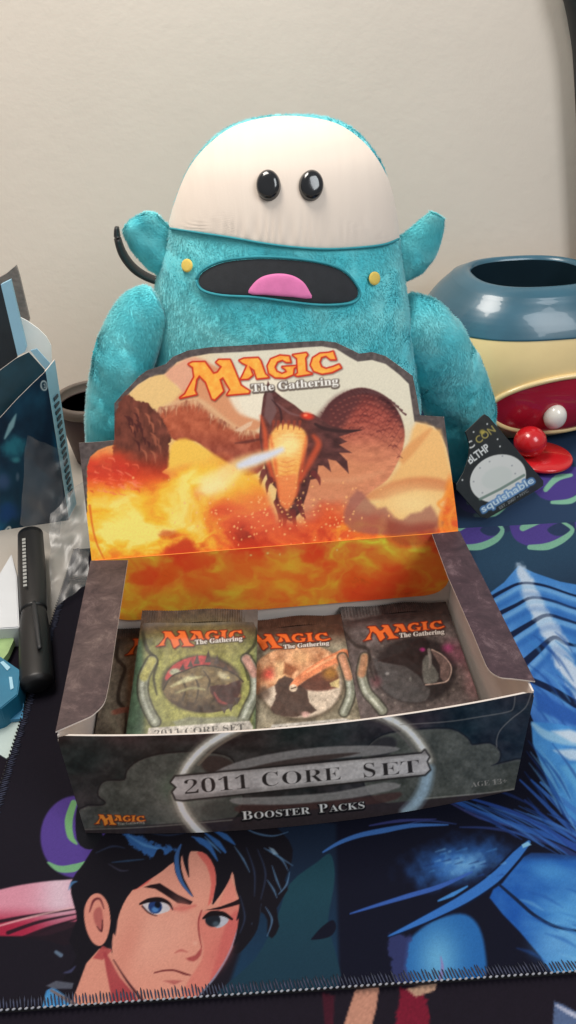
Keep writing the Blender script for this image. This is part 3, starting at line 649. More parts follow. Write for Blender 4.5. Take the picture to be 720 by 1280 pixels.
    p.poly(ban, lambda u, v: np.array([186, 180, 176])+np.outer(fbm(u*.06, v*.12)-.5, [56, 56, 54.])-np.outer(sstep(8, 14, abs(v-(984-(u-220)*.0945))), [40, 40, 40.]), .9)
    text(p, ser('2011'), (231, 993), (312, 985.5), 18, (46, 42, 40), .7, 1, -.55)
    text(p, ser('C'), (328, 983.5), (349, 981.5), 18, (46, 42, 40), .7, 1, -.4)
    text(p, ser('ORE'), (353, 981), (427, 974.5), 16.5, (46, 42, 40), .7, 1, -.5)
    text(p, ser('S'), (455, 972), (470, 970.5), 18, (46, 42, 40), .7, 1, -.3)
    text(p, ser('ET'), (476, 970), (525, 965.5), 16.5, (46, 42, 40), .7, 1, -.5)
    # line under it
    for c, g, o in (((20, 18, 20), 1.6, 1.0), ((232, 228, 220), -.1, 0)):
        text(p, ser('B'), (303, 1025+o), (316, 1023.8+o), 11, c, .8, 1, g)
        text(p, ser('OOSTER'), (318, 1023.5+o), (388, 1017+o), 8.6, c, .8, 1, g)
        text(p, ser('P'), (399, 1016+o), (410, 1015+o), 11, c, .8, 1, g); text(p, ser('ACKS'), (412, 1014.8+o), (456, 1010.4+o), 8.6, c, .8, 1, g)
    logo(p, affine([(225, 497), (426, 457), (236, 453)], [(118, 1030), (182, 1025), (123, 1018)]), fill=(236, 134, 52), edge=(120, 52, 26), eg=.7, soft=.6)
    text(p, ser('The Gathering'), (147, 1031.5), (181, 1029), 3.2, (190, 180, 166), .6, .8)
    text(p, ser('AGE 13+'), (589, 984), (634, 979), 6.5, (168, 160, 150), .6, .9, -.2)
    p.grain(.35, .10, 3)
    for q in ([(644, 866), (642, 884), (634, 890), (600, 896), (560, 902), (500, 906)], [(664, 866), (657, 884), (640, 898), (626, 912), (621, 924), (621, 934)]):
        p.stroke(q, .7, (142, 136, 130), .8, .55)
    return p
sheet('printed_face', (0, -.00012, 0), (1, 0, 0), (0, 0, 1), np.linspace(-hw, hw, 560), np.linspace(z0, z1, 190), paint_front, cardprint, fp,
      clip=[(-hw, z0), (hw, z0), (hw, z1-.004), (hw-.0006, z1-.001), (hw-.003, z1), (-hw+.003, z1), (-hw+.0006, z1-.001), (-hw, z1-.004)], gain=1.3, bulge=lambda S, T: bow(S), n=(0, -1, 0), after=True)
# dust flaps folded inwards, print side up
FZ = z1+.0004
fl = [np.array([-hw, BD]), ]
def pz(u, v): q = onz(u, v, FZ); return (q[0], q[1])
left = [(-hw-.0004, .0012)]+[tuple(q) for q in catmull([(-hw+.012, .0072), pz(118, 893), pz(130, 880), pz(135, 862), pz(138, 845)], 5, False)]+[pz(147, 785), pz(160, 701), (-hw-.0004, BD-.002)]
right = [(hw+.0006, BD-.002), pz(540, 668), pz(560, 722), pz(592, 795)]+[tuple(q) for q in catmull([pz(603, 822), pz(611, 838), pz(624, 847), pz(640, 849)], 5, False)]+[(hw+.0016, .0046)]
for q, mt in ((left, marble), (right, marble_r)):
    prism('dust_flap', [(a, b, FZ+.0005) for a, b in q], (0, 0, -.0007), [mt, card], box)
# ------------------------------------------------------------------ header: display card rising behind, tucked into the box below the fold
TILT = math.radians(25)
HO = np.array([0, BD-.0015, z1+.0002]); HE = np.array([0, math.sin(TILT), math.cos(TILT)]); HN = np.array([0, -math.cos(TILT), math.sin(TILT)])
def hp(u, v):
    q = onplane(u, v, HO, HN)-HO; return (q[0], q@HE)
OUT = [(108, 553), (126, 552), (143, 550), (143, 504), (155, 490), (165, 480), (174, 470), (184, 463), (196, 459), (207, 455), (216, 446), (235, 438), (262, 434), (300, 432), (345, 429), (380, 427), (402, 426), (420, 428), (437, 436), (449, 442), (465, 440), (482, 445), (500, 458), (516, 470), (520, 490), (525, 519), (555, 521), (560, 560), (571, 650)]
hout = [(-hw, 0.0)]+[hp(*q) for q in OUT]+[(hw, 0.0)]
hout[1] = (-hw, hout[1][1]); hout[-2] = (hw-.0003, hout[-2][1])
FIRE = np.array([[120, 24, 18], [196, 52, 28], [232, 92, 42], [244, 140, 46], [252, 196, 58], [255, 232, 120.]])
def fire(t):
    t = np.clip(t, 0, 1)*5; i = np.minimum(t.astype(int), 4); f = (t-i)[:, None]; return FIRE[i]*(1-f)+FIRE[i+1]*f
def paint_header(U, V):
    p = Paint(U, V, (88, 78, 76)); p.grain(.25, .25)
    ART = [(109, 584), (113, 571), (122, 563), (134, 558), (148, 555), (148, 508), (158, 495), (172, 481), (187, 472), (205, 468), (211, 464), (221, 453), (240, 446), (262, 442), (300, 440), (345, 437), (385, 434), (402, 433), (420, 436), (436, 446), (447, 452), (465, 450), (482, 455), (500, 469), (511, 480), (514, 500), (518, 527), (542, 533), (552, 545), (558, 560), (566, 600), (590, 700), (590, 860), (80, 860), (80, 690), (109, 640)]
    sky = lambda u, v: np.array([222, 214, 192])+np.outer(sstep(500, 620, v), [18, -14, -60.])+np.outer(sstep(300, 200, u), [8, -20, -50.])
    p.poly(ART, sky, .9)
    A = np.array(ART); inside = lambda: None
    # pale left sky, pink wing, tan wing sail, bright disc
    p.poly([(160, 496), (186, 473), (207, 469), (220, 482), (240, 500), (226, 512), (196, 512), (176, 508)], (234, 194, 130), 2, sm=3)
    p.poly([(206, 468), (222, 454), (244, 446), (268, 458), (262, 478), (240, 502), (222, 482)], (226, 164, 134), 2.5, .95, sm=2)
    p.poly([(214, 505), (240, 480), (262, 456), (288, 470), (298, 500), (310, 520), (330, 530), (300, 545), (260, 520), (236, 512)], (216, 146, 104), 3, .95, sm=2)
    p.poly([(284, 486), (296, 466), (330, 458), (352, 470), (352, 500), (336, 522), (306, 520), (292, 508)], (240, 228, 204), 4, .9, sm=3)
    # far wing and lit sky right
    p.poly([(520, 528), (545, 536), (556, 556), (580, 700), (520, 660), (470, 640), (498, 585), (512, 552)], (240, 186, 116), 4, .95, sm=2)
    p.poly([(500, 566), (530, 540), (540, 536), (526, 556), (504, 580)], (226, 158, 96), 3, .9, sm=2)
    p.poly([(452, 622), (490, 602), (530, 596), (562, 602), (566, 614), (520, 612), (480, 624)], (214, 134, 84), 4, .9, sm=2)
    p.blob(516, 630, 50, 24, (250, 216, 150), .85, 1.0)
    # coiled neck
    coil = [(392, 540), (402, 520), (412, 504), (428, 492), (446, 485), (462, 486), (480, 494), (494, 508), (503, 526), (506, 545), (502, 566), (496, 580), (484, 600), (462, 616), (446, 634), (424, 656), (386, 664), (378, 620), (382, 580)]
    p.poly(coil, lambda u, v: np.array([160, 74, 62])+np.outer(sstep(515, 585, v), [54, 62, 38.])-np.outer(np.exp(-((v-(488+((u-450)/52)**2*34))/12)**2), [84, 40, 26.])+np.outer(fbm(u*.14, v*.3)-.5, [64, 46, 36.]), 1.4, sm=3)
    for k in range(60):
        a = random.random(); x = 408+92*a; y = 494+34*((x-450)/52)**2+random.random()*46
        p.stroke([(x-3, y+2), (x, y), (x+4, y+2.4)], [.3, .8, .3], (104, 44, 42), .8, .6)
    for k in range(22):
        a = k/21; x = 404+98*a; y = 487.5+30*((x-454)/50)**2
        p.stroke([(x+5, y+3), (x-3, y-2.5)], [1.4, .3], (92, 56, 56), .8, .9, sm=0)
    p.blob(420, 596, 62, 34, (214, 138, 96), .75, 1.0, -8)
    p.poly([(392, 530), (404, 512), (420, 496), (440, 489), (452, 500), (440, 516), (428, 534), (410, 548)], (88, 46, 46), 6, .85, sm=2)
    for r_ in range(7):
        for k in range(16):
            x = 414+k*5.6+(r_ % 2)*2.8; y = 496+r_*7.5+30*((x-452)/50)**2
            if x < 503: p.stroke([(x-2.6, y-1.2), (x, y+1.6), (x+2.6, y-1.2)], [.3, .9, .3], (96, 42, 42), .8, .55-.05*r_); p.blob(x, y-1.6, 2, 1.3, (190, 106, 88), .35, .9)
    p.stroke([(418, 560), (450, 574), (480, 572), (500, 560)], [1, 3, 3, 1], (186, 110, 82), 4, .5); p.stroke([(400, 600), (440, 600), (478, 590)], [1, 4, 1], (226, 158, 116), 5, .6)
    # arm on the left with a lit furry ridge
    p.poly([(196, 514), (214, 506), (232, 500), (250, 503), (266, 514), (286, 530), (304, 540), (320, 540), (330, 548), (334, 570), (322, 592), (290, 592), (262, 566), (244, 552), (222, 552), (208, 540)], lambda u, v: np.array([178, 90, 62])-np.outer(sstep(530, 575, v), [18, 10, 0.])+np.outer(fbm(u*.12, v*.12)-.5, [70, 56, 44.]), 1.5, sm=3)
    p.stroke([(198, 514), (218, 505), (240, 500), (258, 508), (280, 526), (304, 540), (322, 540)], [2, 4, 5, 4.5, 4, 3, 1.5], (226, 182, 138), 3.5, .8)
    for k in range(150):
        a = random.random(); x = 198+122*a; y = 510-9*math.exp(-((x-240)/18)**2)+max(0, (x-245))*.5
        if x > 300: y -= (x-300)*.35
        l = 3+9*random.random()**2; p.stroke([(x, y-1+2*random.random()), (x+l*(random.random()-.6), y+l)], [1.1, .2], random.choice([(236, 196, 152), (206, 146, 108), (176, 104, 76), (140, 76, 58)]), 1.4, .5, sm=0)
    p.poly([(293, 538), (310, 528), (316, 526), (314, 532), (302, 540)], (228, 190, 156), 1.2, .9)
    p.stroke([(294, 554), (310, 552), (330, 548)], [.6, 2, 1], (96, 46, 40), 1.6, .8)
    # rocky brown fist far left
    p.poly([(146, 512), (156, 494), (166, 498), (178, 502), (190, 508), (200, 520), (208, 532), (213, 548), (210, 560), (212, 580), (204, 590), (214, 600), (180, 618), (148, 606), (140, 580)], lambda u, v: np.array([112, 60, 48])+np.outer(fbm(u*.16+3, v*.1)-.5, [74, 40, 30.])+np.outer(sstep(555, 600, v), [70, 8, -4.]), 1.4, sm=2, rough=3, rs=.2)
    for k in range(24):
        x = 152+random.random()*50; y = 508+random.random()*60; l = 5+9*random.random()
        p.stroke([(x, y), (x+l*.4, y+l*.4), (x+l*.5, y+l*1.2)], [.4, 1.6, .4], random.choice([(156, 88, 66), (74, 36, 34), (176, 100, 74), (70, 32, 32)]), 1.0, .8)
    # yellow gap under the arm
    p.poly([(212, 566), (218, 552), (232, 548), (250, 556), (268, 568), (290, 582), (300, 596), (260, 615), (214, 606)], (246, 196, 82), 3, .95, sm=2)
    # head: horn, brow, jaw frill
    HD = (86, 50, 48)
    head = [(326, 520), (329, 496), (335, 476), (340, 486), (352, 496), (368, 506), (380, 516), (392, 518), (402, 524), (412, 532), (432, 537), (454, 537), (436, 542), (424, 546), (434, 552), (424, 556), (440, 566), (424, 566), (434, 576), (436, 592), (420, 576), (410, 574), (414, 590), (404, 582), (398, 582), (396, 598), (388, 600), (384, 616), (376, 640), (364, 652), (352, 646), (344, 626), (346, 612), (334, 598), (328, 570), (324, 545)]
    p.poly(head, lambda u, v: np.array(HD)+np.outer(fbm(u*.1, v*.16)-.5, [66, 40, 36.])+np.outer(np.exp(-((u-358)/28)**2-((v-560)/40)**2), [60, 20, 6.]), 1.0)
    p.poly([(330, 520), (334, 486), (340, 492), (346, 514), (338, 532)], (122, 90, 88), 1.6, .8)
    p.stroke([(340, 500), (350, 512), (352, 528)], [.6, 1.4, .8], (58, 32, 34), 1.2, .8); p.stroke([(346, 504), (362, 516), (376, 520)], [.6, 1.6, .6], (134, 94, 92), 1.2, .7)
    p.stroke([(394, 530), (406, 536), (428, 539), (450, 538)], [1.5, 2.4, 2, .5], (58, 34, 34), 1, .9)
    p.stroke([(326, 520), (331, 540), (334, 570), (342, 600)], [1, 3, 4, 2], (222, 92, 54), 3, .8); p.stroke([(392, 545), (398, 556), (388, 576), (376, 600)], [2, 4, 4, 2], (206, 84, 52), 3.5, .85)
    # mouth glow
    p.poly([(336, 556), (340, 540), (352, 530), (368, 532), (380, 538), (384, 552), (380, 570), (374, 590), (370, 618), (360, 636), (350, 628), (347, 606), (341, 584)], lambda u, v: np.array([250, 178, 92])+np.outer(np.exp(-((u-360)/16)**2-((v-555)/16)**2), [6, 46, 60.])-np.outer(sstep(590, 636, v), [16, 52, 26.])+np.outer(fbm(u*.2, v*.5)-.5, [30, 50, 40.]), 2.5, sm=3)
    p.stroke([(338, 545), (344, 580), (349, 620)], [1, 2.4, 1.5], (226, 96, 54), 3, .7); p.stroke([(383, 546), (378, 580), (370, 620)], [1, 2.8, 1.5], (222, 92, 52), 3, .7)
    for y_ in range(576, 634, 6): p.stroke([(349, y_), (358, y_+2), (368, y_-1)], [.4, .9, .4], (222, 120, 70), 1, .55)
    for x in (342, 348, 354, 361, 368, 375): p.stroke([(x, 527), (x-1, 537)], [2, .3], (150, 66, 48), 1, .8, sm=0)
    p.blob(384, 520, 9, 5, (226, 62, 40), 1, .7, 10); p.blob(382, 519, 3, 2, (255, 130, 90), 1, .7)
    # chin spikes
    for q in ([(346, 628), (350, 644), (350, 662)], [(354, 640), (356, 652), (352, 668)], [(366, 640), (368, 652), (372, 664)], [(374, 628), (378, 642), (382, 648)], [(330, 590), (326, 600), (325, 610)], [(392, 592), (398, 598), (400, 606)], [(338, 600), (334, 606), (334, 618)]):
        p.stroke(q, [4, 2.6, .4], (112, 48, 46), 1.1, .9)
    # ---- flames
    def coverage(u, v):
        wob = 46*(fbm(u*.022, v*.03, 4)-.5)
        line = np.interp(u, [100, 140, 180, 215, 250, 290, 320, 345, 380, 440, 470, 500, 545, 560, 580], [566, 572, 594, 606, 590, 580, 592, 640, 648, 634, 632, 652, 655, 610, 590])
        return sstep(-14, 16, v+wob*.8-line)
    i = p.sel(80, 540, 600, 880); u, v = p.U[i], p.V[i]
    w1 = fbm(u*.018+7, v*.026, 4); w2 = fbm(u*.018+31, v*.026+12, 4)
    n = fbm(u*.028+1.8*w1, v*.036+1.8*w2, 5); vein = 1-np.abs(fbm(u*.026+2.2*w2, v*.042+1.8*w1+5, 4)-.5)*6
    yel = np.exp(-((u-165)/85)**2-((v-650)/42)**2)*.52+np.exp(-((v-(598+(300-u)*.18))/22)**2)*np.exp(-((u-250)/62)**2)*.42
    red = np.exp(-((u-128)/60)**2-((v-588)/24)**2)*.34+np.exp(-((u-345)/80)**2-((v-668)/34)**2)*.18+np.exp(-((u-190)/40)**2-((v-735)/24)**2)*.22+np.exp(-((u-480)/60)**2-((v-735)/28)**2)*.26+np.exp(-((u-215)/26)**2-((v-690)/18)**2)*.30
    t = .47+(n-.5)*.85-.05*sstep(690, 710, v)+yel-red+np.clip(vein, 0, 1)*.22*sstep(640, 665, v)+.05*sstep(690, 740, v)
    c = fire(t); og = (.45*sstep(684, 705, v))[:, None]; c = c*(1-og)+np.array([236, 124, 34])*og; pinkish = np.exp(-((u-330)/70)**2-((v-640)/34)**2)[:, None]; c = c*(1-.55*pinkish)+np.array([232, 112, 84])*.55*pinkish
    rl = np.exp(-((u-130)/55)**2-((v-585)/26)**2)[:, None]*.6; c = c*(1-rl)+np.array([236, 78, 58])*rl
    ins, par = segdist(u, v, np.concatenate([A, np.roll(A, -1, 0)], 1))
    p.mix(i, coverage(u, v)*par*.97, c)
    # throat over the flames, breath
    p.poly([(346, 596), (372, 592), (370, 618), (360, 640), (350, 630)], (238, 130, 78), 3, .7)
    p.stroke([(366, 556), (344, 566), (322, 574), (300, 582), (280, 596), (262, 606)], [7, 6, 8, 10, 12, 12], (255, 226, 150), 6, .75)
    p.stroke([(352, 562), (336, 569), (318, 575), (300, 582)], [3, 4.5, 6, 4], (218, 222, 236), 4, .95)
    p.blob(268, 606, 30, 14, (255, 236, 170), .75, 1.0, -35, .4, .08)
    # hills on the right
    p.poly([(430, 640), (446, 612), (458, 622), (472, 636), (482, 634), (492, 646), (504, 650), (514, 642), (526, 640), (538, 632), (548, 648), (552, 658), (500, 668), (440, 664)], (156, 96, 86), 3, .7, sm=2, rough=1.2, rs=.2)
    p.poly([(486, 650), (512, 656), (545, 654), (540, 680), (500, 684), (484, 668)], (140, 52, 42), 6, .6, sm=2)
    for q in ([(566, 600), (556, 622), (548, 630), (556, 638)], [(572, 630), (562, 646), (564, 662)], [(552, 640), (550, 656), (556, 672)]): p.stroke(q, [1, 2.4, 1], (250, 150, 60), 2.4, .8)
    # dark clouds inside the fire, sparks
    for (x, y, rx, ry, a) in ((226, 686, 26, 12, .85), (246, 700, 30, 16, .7), (312, 682, 24, 9, .8), (392, 690, 18, 14, .6), (412, 706, 14, 8, .5), (180, 722, 22, 13, .6), (488, 720, 26, 16, .55), (470, 742, 40, 14, .6), (212, 668, 12, 8, .6)):
        p.blob(x, y, rx, ry, (200, 58, 32), a, .5, -8, .5, .09)
    for k in range(170):
        x = random.gauss(350, 60); y = random.gauss(640, 24); p.blob(x, y, .8+random.random()*1.2, .8+random.random()*1.2, (255, 190, 120), .75, .8)
    for k in range(46):
        x = 112+random.random()*60; y = 572+random.random()*44; l = 2+5*random.random(); a_ = random.random()*3
        p.stroke([(x, y), (x+l*math.cos(a_), y+l*.5*math.sin(a_)), (x+l*1.3, y+l*.8)], [.4, 1.1, .3], random.choice([(255, 150, 110), (255, 120, 84), (214, 58, 44)]), 1.2, .55)
    p.stroke([(112, 632), (116, 660), (122, 682), (132, 702)], [1.6, 1.2, 1.2, .8], (226, 110, 40), 1, .8)
    # ---- lettering
    logo(p, None, fill=lambda u, v: np.array([252, 172, 70])+np.outer(fbm(u*.2, v*.2)-.5, [10, 50, 30.]), edge=(204, 48, 28), eg=1.9)
    for c, g, o, a in (((70, 56, 50), 2.0, 1.0, .75), ((248, 244, 236), .1, 0, 1)):
        text(p, ser('The Gathering'), (315, 490+o), (423, 480.5+o), 9.8, c, .9, a, g)
    p.grain(.9, .04, 2)
    return p
hd = prism('header_card', [HO+np.array([a, 0, 0])+HE*b for a, b in hout[::-1]], -HN*TH, [card], box)
sheet('printed_face', HO+HN*.00012, (1, 0, 0), HE, np.linspace(-hw, hw, 500), np.arange(0, .1105, .0004), paint_header, cardprint, hd, clip=hout[::-1], gain=.98)
TO = np.array([0, BD-.0022, z1-.0002])
tout = [(-hw+.002, 0.001)]+[(-hw+.002, -.026)]+[tuple(q) for q in catmull([(-hw+.002, -.030), (-hw+.004, -.037), (-hw+.009, -.0415), (-hw+.016, -.043)], 5, False)]+[tuple(q) for q in catmull([(hw-.016, -.043), (hw-.009, -.0415), (hw-.004, -.037), (hw-.002, -.030)], 5, False)]+[(hw-.002, -.026), (hw-.002, 0.001)]
tk = prism('tuck_panel', [TO+np.array([a, 0, b]) for a, b in tout], (0, .0005, 0), [plain('orange_fold', (228, 132, 48), .5, None, .1, 60)], box)
sheet('printed_face', TO+np.array([0, -.00012, 0]), (1, 0, 0), (0, 0, 1), np.linspace(-hw+.002, hw-.002, 440), np.arange(-.0432, .0012, .0004), paint_header, cardprint, tk, clip=tout, gain=1.55)

# ================================================================== CARD PACKS IN THE BOX
foil = printmat('pack_foil', 0.42, 0.0, (70, .26, .0016), .2)
def pack(label, TL, TR, BL, length, painter, gain=1.0, h=.0028):
    TL, TR, BL = (np.array(q, float) for q in (TL, TR, BL))
    ex = TR-TL; w = np.linalg.norm(ex); ex /= w
    ey = TL-BL; ey -= ex*(ey@ex); ey /= np.linalg.norm(ey); n = np.cross(ex, ey)
    O = (TL+TR)/2
    t = thing('card_pack', label, 'card pack', tuple(O-ey*length-n*.004), 'foil card packs lying in the box')
    hw_ = w/2
    def prof(S, T):
        a = np.clip(abs(S)/hw_, 0, 1); e = sstep(-.0090, -.020, T)*sstep(-length+.0085, -length+.016, T)
        z = h*np.sqrt(np.clip(1-a**5, 0, 1))*(.15+.85*e)-h
        z += .0007*(fbm(S*130+3*hw_*1e3, T*90+w*7e3, 3)-.5)*e
        z += .0006*np.sin(S*180+T*60)*(1-e)*.5
        return z
    ss = np.linspace(-hw_, hw_, 168)
    sheet('wrapper', O, ex, ey, ss, np.linspace(-length+.008, -.008, 230), painter, foil, t, gain=gain, bulge=prof, n=n, after=True)
    def crimp(S, T): return prof(S, T)+.00022*np.sin(S*2*math.pi/.0013)+.0006*np.sin(S*140+1)
    sc = np.linspace(-hw_, hw_, 200)
    sheet('crimped_seal', O, ex, ey, sc, np.linspace(-.008, 0, 22), painter, foil, t, gain=gain, bulge=crimp, n=n, after=True)
    sheet('crimped_seal', O, ex, ey, sc, np.linspace(-length, -length+.008, 12), painter, foil, t, gain=gain, bulge=crimp, n=n, after=True)
    sheet('back_foil', O, ex, ey, np.linspace(-hw_, hw_, 24), np.linspace(-length, 0, 30), painter, foil, t, gain=gain, bulge=lambda S, T: -prof(S, T)-2.05*h, n=n)
    return t
TITLE = ser('2011 CORE SET')
def mgc(p, pairs, tg, h):
    logo(p, affine([(225, 497), (426, 457), (236, 453)], pairs), fill=lambda u, v: np.array([232, 110, 48])+0*u[:, None], edge=(112, 30, 20), eg=.9, soft=.7)
    for c, g, a in (((40, 26, 22), 1.3, .7), ((236, 230, 222), .15, 1)): text(p, ser('The Gathering'), tg[0], tg[1], h, c, .7, a, g)
def stone(c, top, y0, seed, amt=(40, 38, 34)):
    def f(u, v):
        x = np.zeros((len(u), 3))+np.array(c)+np.outer(fbm(u*.06+seed, v*.07, 4)-.5, np.array(amt)*1.6)+np.outer(fbm(u*.25+seed, v*.25, 3)-.5, amt)
        k = (1-sstep(y0-10, y0+16, v))[:, None]; return x*(1-k)+(np.array(top)+np.outer(fbm(u*.12+seed, v*.15)-.5, [34, 26, 22.]))*k
    return f
def tubeart(p, pts, w, tint=None):
    p.stroke(pts, w+1.8, (44, 42, 36), 1.6, .85); p.stroke(pts, w, (146, 150, 132), 1.6, .85)
    q = [(a-w*.2, b) for a, b in pts]; p.stroke(q, w*.35, (208, 212, 198), 1.8, .65)
    if tint is not None: p.stroke(pts[:2], w*.9, tint, 2.2, .65, sm=0)
def paint_green(U, V):
    p = Paint(U, V, stone((112, 116, 86), (74, 54, 42), 792, 1))
    p.blob(252, 856, 92, 78, (172, 168, 82), .85, .75); p.blob(252, 800, 70, 26, (110, 92, 48), .5, .9)
    p.poly([(168, 800), (178, 800), (182, 860), (178, 930), (150, 930)], (78, 108, 90), 5, .8); p.poly([(322, 800), (334, 800), (340, 930), (318, 930), (316, 880)], (96, 118, 98), 5, .8)
    p.stroke([(178, 790), (184, 812), (196, 826), (192, 846), (196, 868)], [2, 2.5, 2, 1.6, 1], (44, 42, 30), 1.6, .75)
    p.stroke([(322, 786), (318, 806), (306, 822), (310, 850)], [2, 2, 2, 1], (44, 42, 30), 1.6, .7)
    p.blob(252, 855, 52, 37, (52, 40, 30), .9, .12); p.blob(252, 855, 48, 34, (92, 66, 50), 1, .08)
    p.poly([(206, 848), (216, 832), (236, 822), (258, 820), (262, 832), (236, 842), (216, 850)], (176, 62, 62), 1.4, .95, sm=3)
    p.blob(219, 840, 8, 5, (178, 190, 160), .9, .4)
    p.poly([(204, 860), (214, 846), (232, 838), (250, 832), (272, 834), (292, 842), (304, 852), (298, 858), (302, 872), (290, 884), (270, 890), (248, 890), (226, 884), (210, 874)], lambda u, v: np.array([116, 98, 68])+np.outer(fbm(u*.14, v*.2)-.5, [60, 58, 44.])-np.outer(sstep(860, 890, v), [54, 54, 40.]), 1.2, sm=3)
    p.stroke([(204, 862), (214, 846), (232, 838), (250, 832), (272, 834), (292, 842), (304, 852)], .9, (48, 38, 28), .9, .8)
    for q in ([(226, 846), (232, 860), (228, 876)], [(240, 842), (248, 858), (244, 880)], [(254, 838), (262, 850), (260, 860)]): p.stroke(q, [.5, 1.5, .5], (62, 50, 36), 1, .8)
    p.blob(285, 847, 2, 1.6, (220, 190, 90), 1, .4); p.blob(236, 848, 9, 4, (206, 200, 160), .7, .9, -20)
    for x in (272, 279, 286, 293): p.poly([(x, 857), (x+2, 863), (x+4, 856)], (222, 214, 190), .6)
    p.stroke([(214, 858), (232, 850), (252, 846)], [1, 3, 1], (198, 194, 150), 2, .8); p.stroke([(220, 866), (240, 860), (256, 862)], [1, 2, 1], (170, 166, 120), 1.6, .7); p.blob(280, 845, 10, 5, (204, 196, 160), .8, .8, 25)
    p.poly([(262, 858), (284, 856), (300, 850), (300, 866), (290, 880), (276, 882), (268, 874)], (66, 36, 32), 1.4, .95, sm=2); p.stroke([(268, 866), (274, 876), (284, 880)], [1, 2, 1], (150, 66, 62), 1.4, .8)
    for x, y, l in ((238, 834, 9), (246, 830, 13), (260, 828, 16), (271, 830, 12), (228, 838, 8), (282, 838, 8), (296, 872, -9), (288, 880, -10), (280, 884, -8)):
        p.poly([(x-4, y), (x+.5, y-l), (x+4, y)], (78, 64, 58), .9)
    tubeart(p, [(190, 826), (180, 846), (179, 868), (186, 888), (194, 902)], 6, (186, 176, 80)); tubeart(p, [(308, 824), (318, 842), (319, 866), (310, 886), (304, 900)], 6, (200, 130, 116))
    p.poly([(216, 902), (236, 896), (262, 897), (290, 895), (312, 900), (300, 905), (220, 908)], (126, 128, 110), 2, .8)
    p.poly([(186, 910), (312, 901), (316, 908), (314, 925), (180, 935)], lambda u, v: np.array([198, 192, 182])+np.outer(fbm(u*.2, v*.2)-.5, [40, 40, 40.]), 1.0)
    text(p, TITLE, (193, 921), (306, 912.5), 8.2, (58, 54, 50), .6, 1, -.25)
    p.grain(.2, .26, 4); p.grain(.9, .12, 2)
    mgc(p, [(195, 808), (306, 795.5), (203, 789)], ((244, 805.5), (303, 800.5)), 5.6)
    return p
def paint_tan(U, V):
    p = Paint(U, V, stone((140, 132, 112), (74, 50, 40), 795, 20))
    p.blob(376, 858, 56, 44, (70, 58, 46), .8, .15); p.blob(376, 856, 52, 42, (206, 190, 170), 1, .08)
    p.poly([(318, 835), (336, 816), (372, 806), (408, 812), (424, 830), (400, 852), (370, 850), (340, 858), (318, 868)], lambda u, v: np.array([206, 152, 112])+np.outer(fbm(u*.1, v*.12)-.5, [90, 100, 90.]), 2, sm=3)
    p.blob(376, 822, 14, 11, (226, 178, 128), .8, .8); p.blob(337, 842, 12, 8, (196, 66, 58), .8, .9, -20); p.blob(350, 838, 10, 14, (224, 190, 140), .8, .8); p.poly([(356, 828), (372, 836), (364, 846), (354, 842)], (120, 68, 44), 2.4, .8)
    p.poly([(372, 858), (396, 842), (416, 834), (424, 848), (420, 860), (396, 864)], (98, 62, 52), 2, .95, sm=2); p.blob(413, 842, 11, 9, (172, 124, 62), .9, .8)
    p.poly([(338, 888), (346, 868), (344, 856), (356, 846), (370, 852), (384, 864), (386, 878), (396, 888), (372, 896), (350, 894)], (74, 58, 52), 1.5, .95, sm=2, rough=2); p.blob(330, 866, 10, 10, (92, 74, 62), .8, .7)
    p.stroke([(430, 818), (408, 828), (388, 840), (374, 850), (366, 858)], [7, 6, 5.5, 5, 4], (222, 138, 96), 1.2); p.stroke([(428, 816), (404, 828), (384, 840)], [1.5, 1.5, 1], (240, 180, 132), 1.2, .8)
    p.blob(366.5, 860, 5.5, 5, (226, 204, 176), 1, .3); p.stroke([(364, 861), (370, 859)], .7, (60, 40, 34), .6, .8, sm=0)
    p.poly([(412, 854), (424, 848), (424, 860), (414, 858)], (220, 200, 140), 1.4, .9); p.blob(382, 893, 6, 4, (224, 180, 170), .8, .6)
    tubeart(p, [(428, 822), (436, 846), (438, 868), (430, 890)], 5.4, (226, 140, 100))
    p.poly([(340, 906), (430, 898), (440, 900), (440, 930), (330, 930)], (190, 186, 178), 1.2); text(p, TITLE, (330, 918), (442, 908), 8, (60, 55, 50), .6, 1, -.25)
    p.grain(.2, .22, 4); p.grain(.9, .12, 2)
    T = affine([(310, 490), (426, 457), (273, 451)], [(352, 809.5), (413.5, 798), (331, 793)])
    logo(p, T, fill=(232, 108, 46), edge=(112, 30, 20), eg=.9, soft=.7)
    for c, g, a in (((40, 26, 22), 1.3, .7), ((236, 230, 222), .15, 1)): text(p, ser('The Gathering'), (354.5, 811), (411.5, 806), 5, c, .7, a, g)
    return p
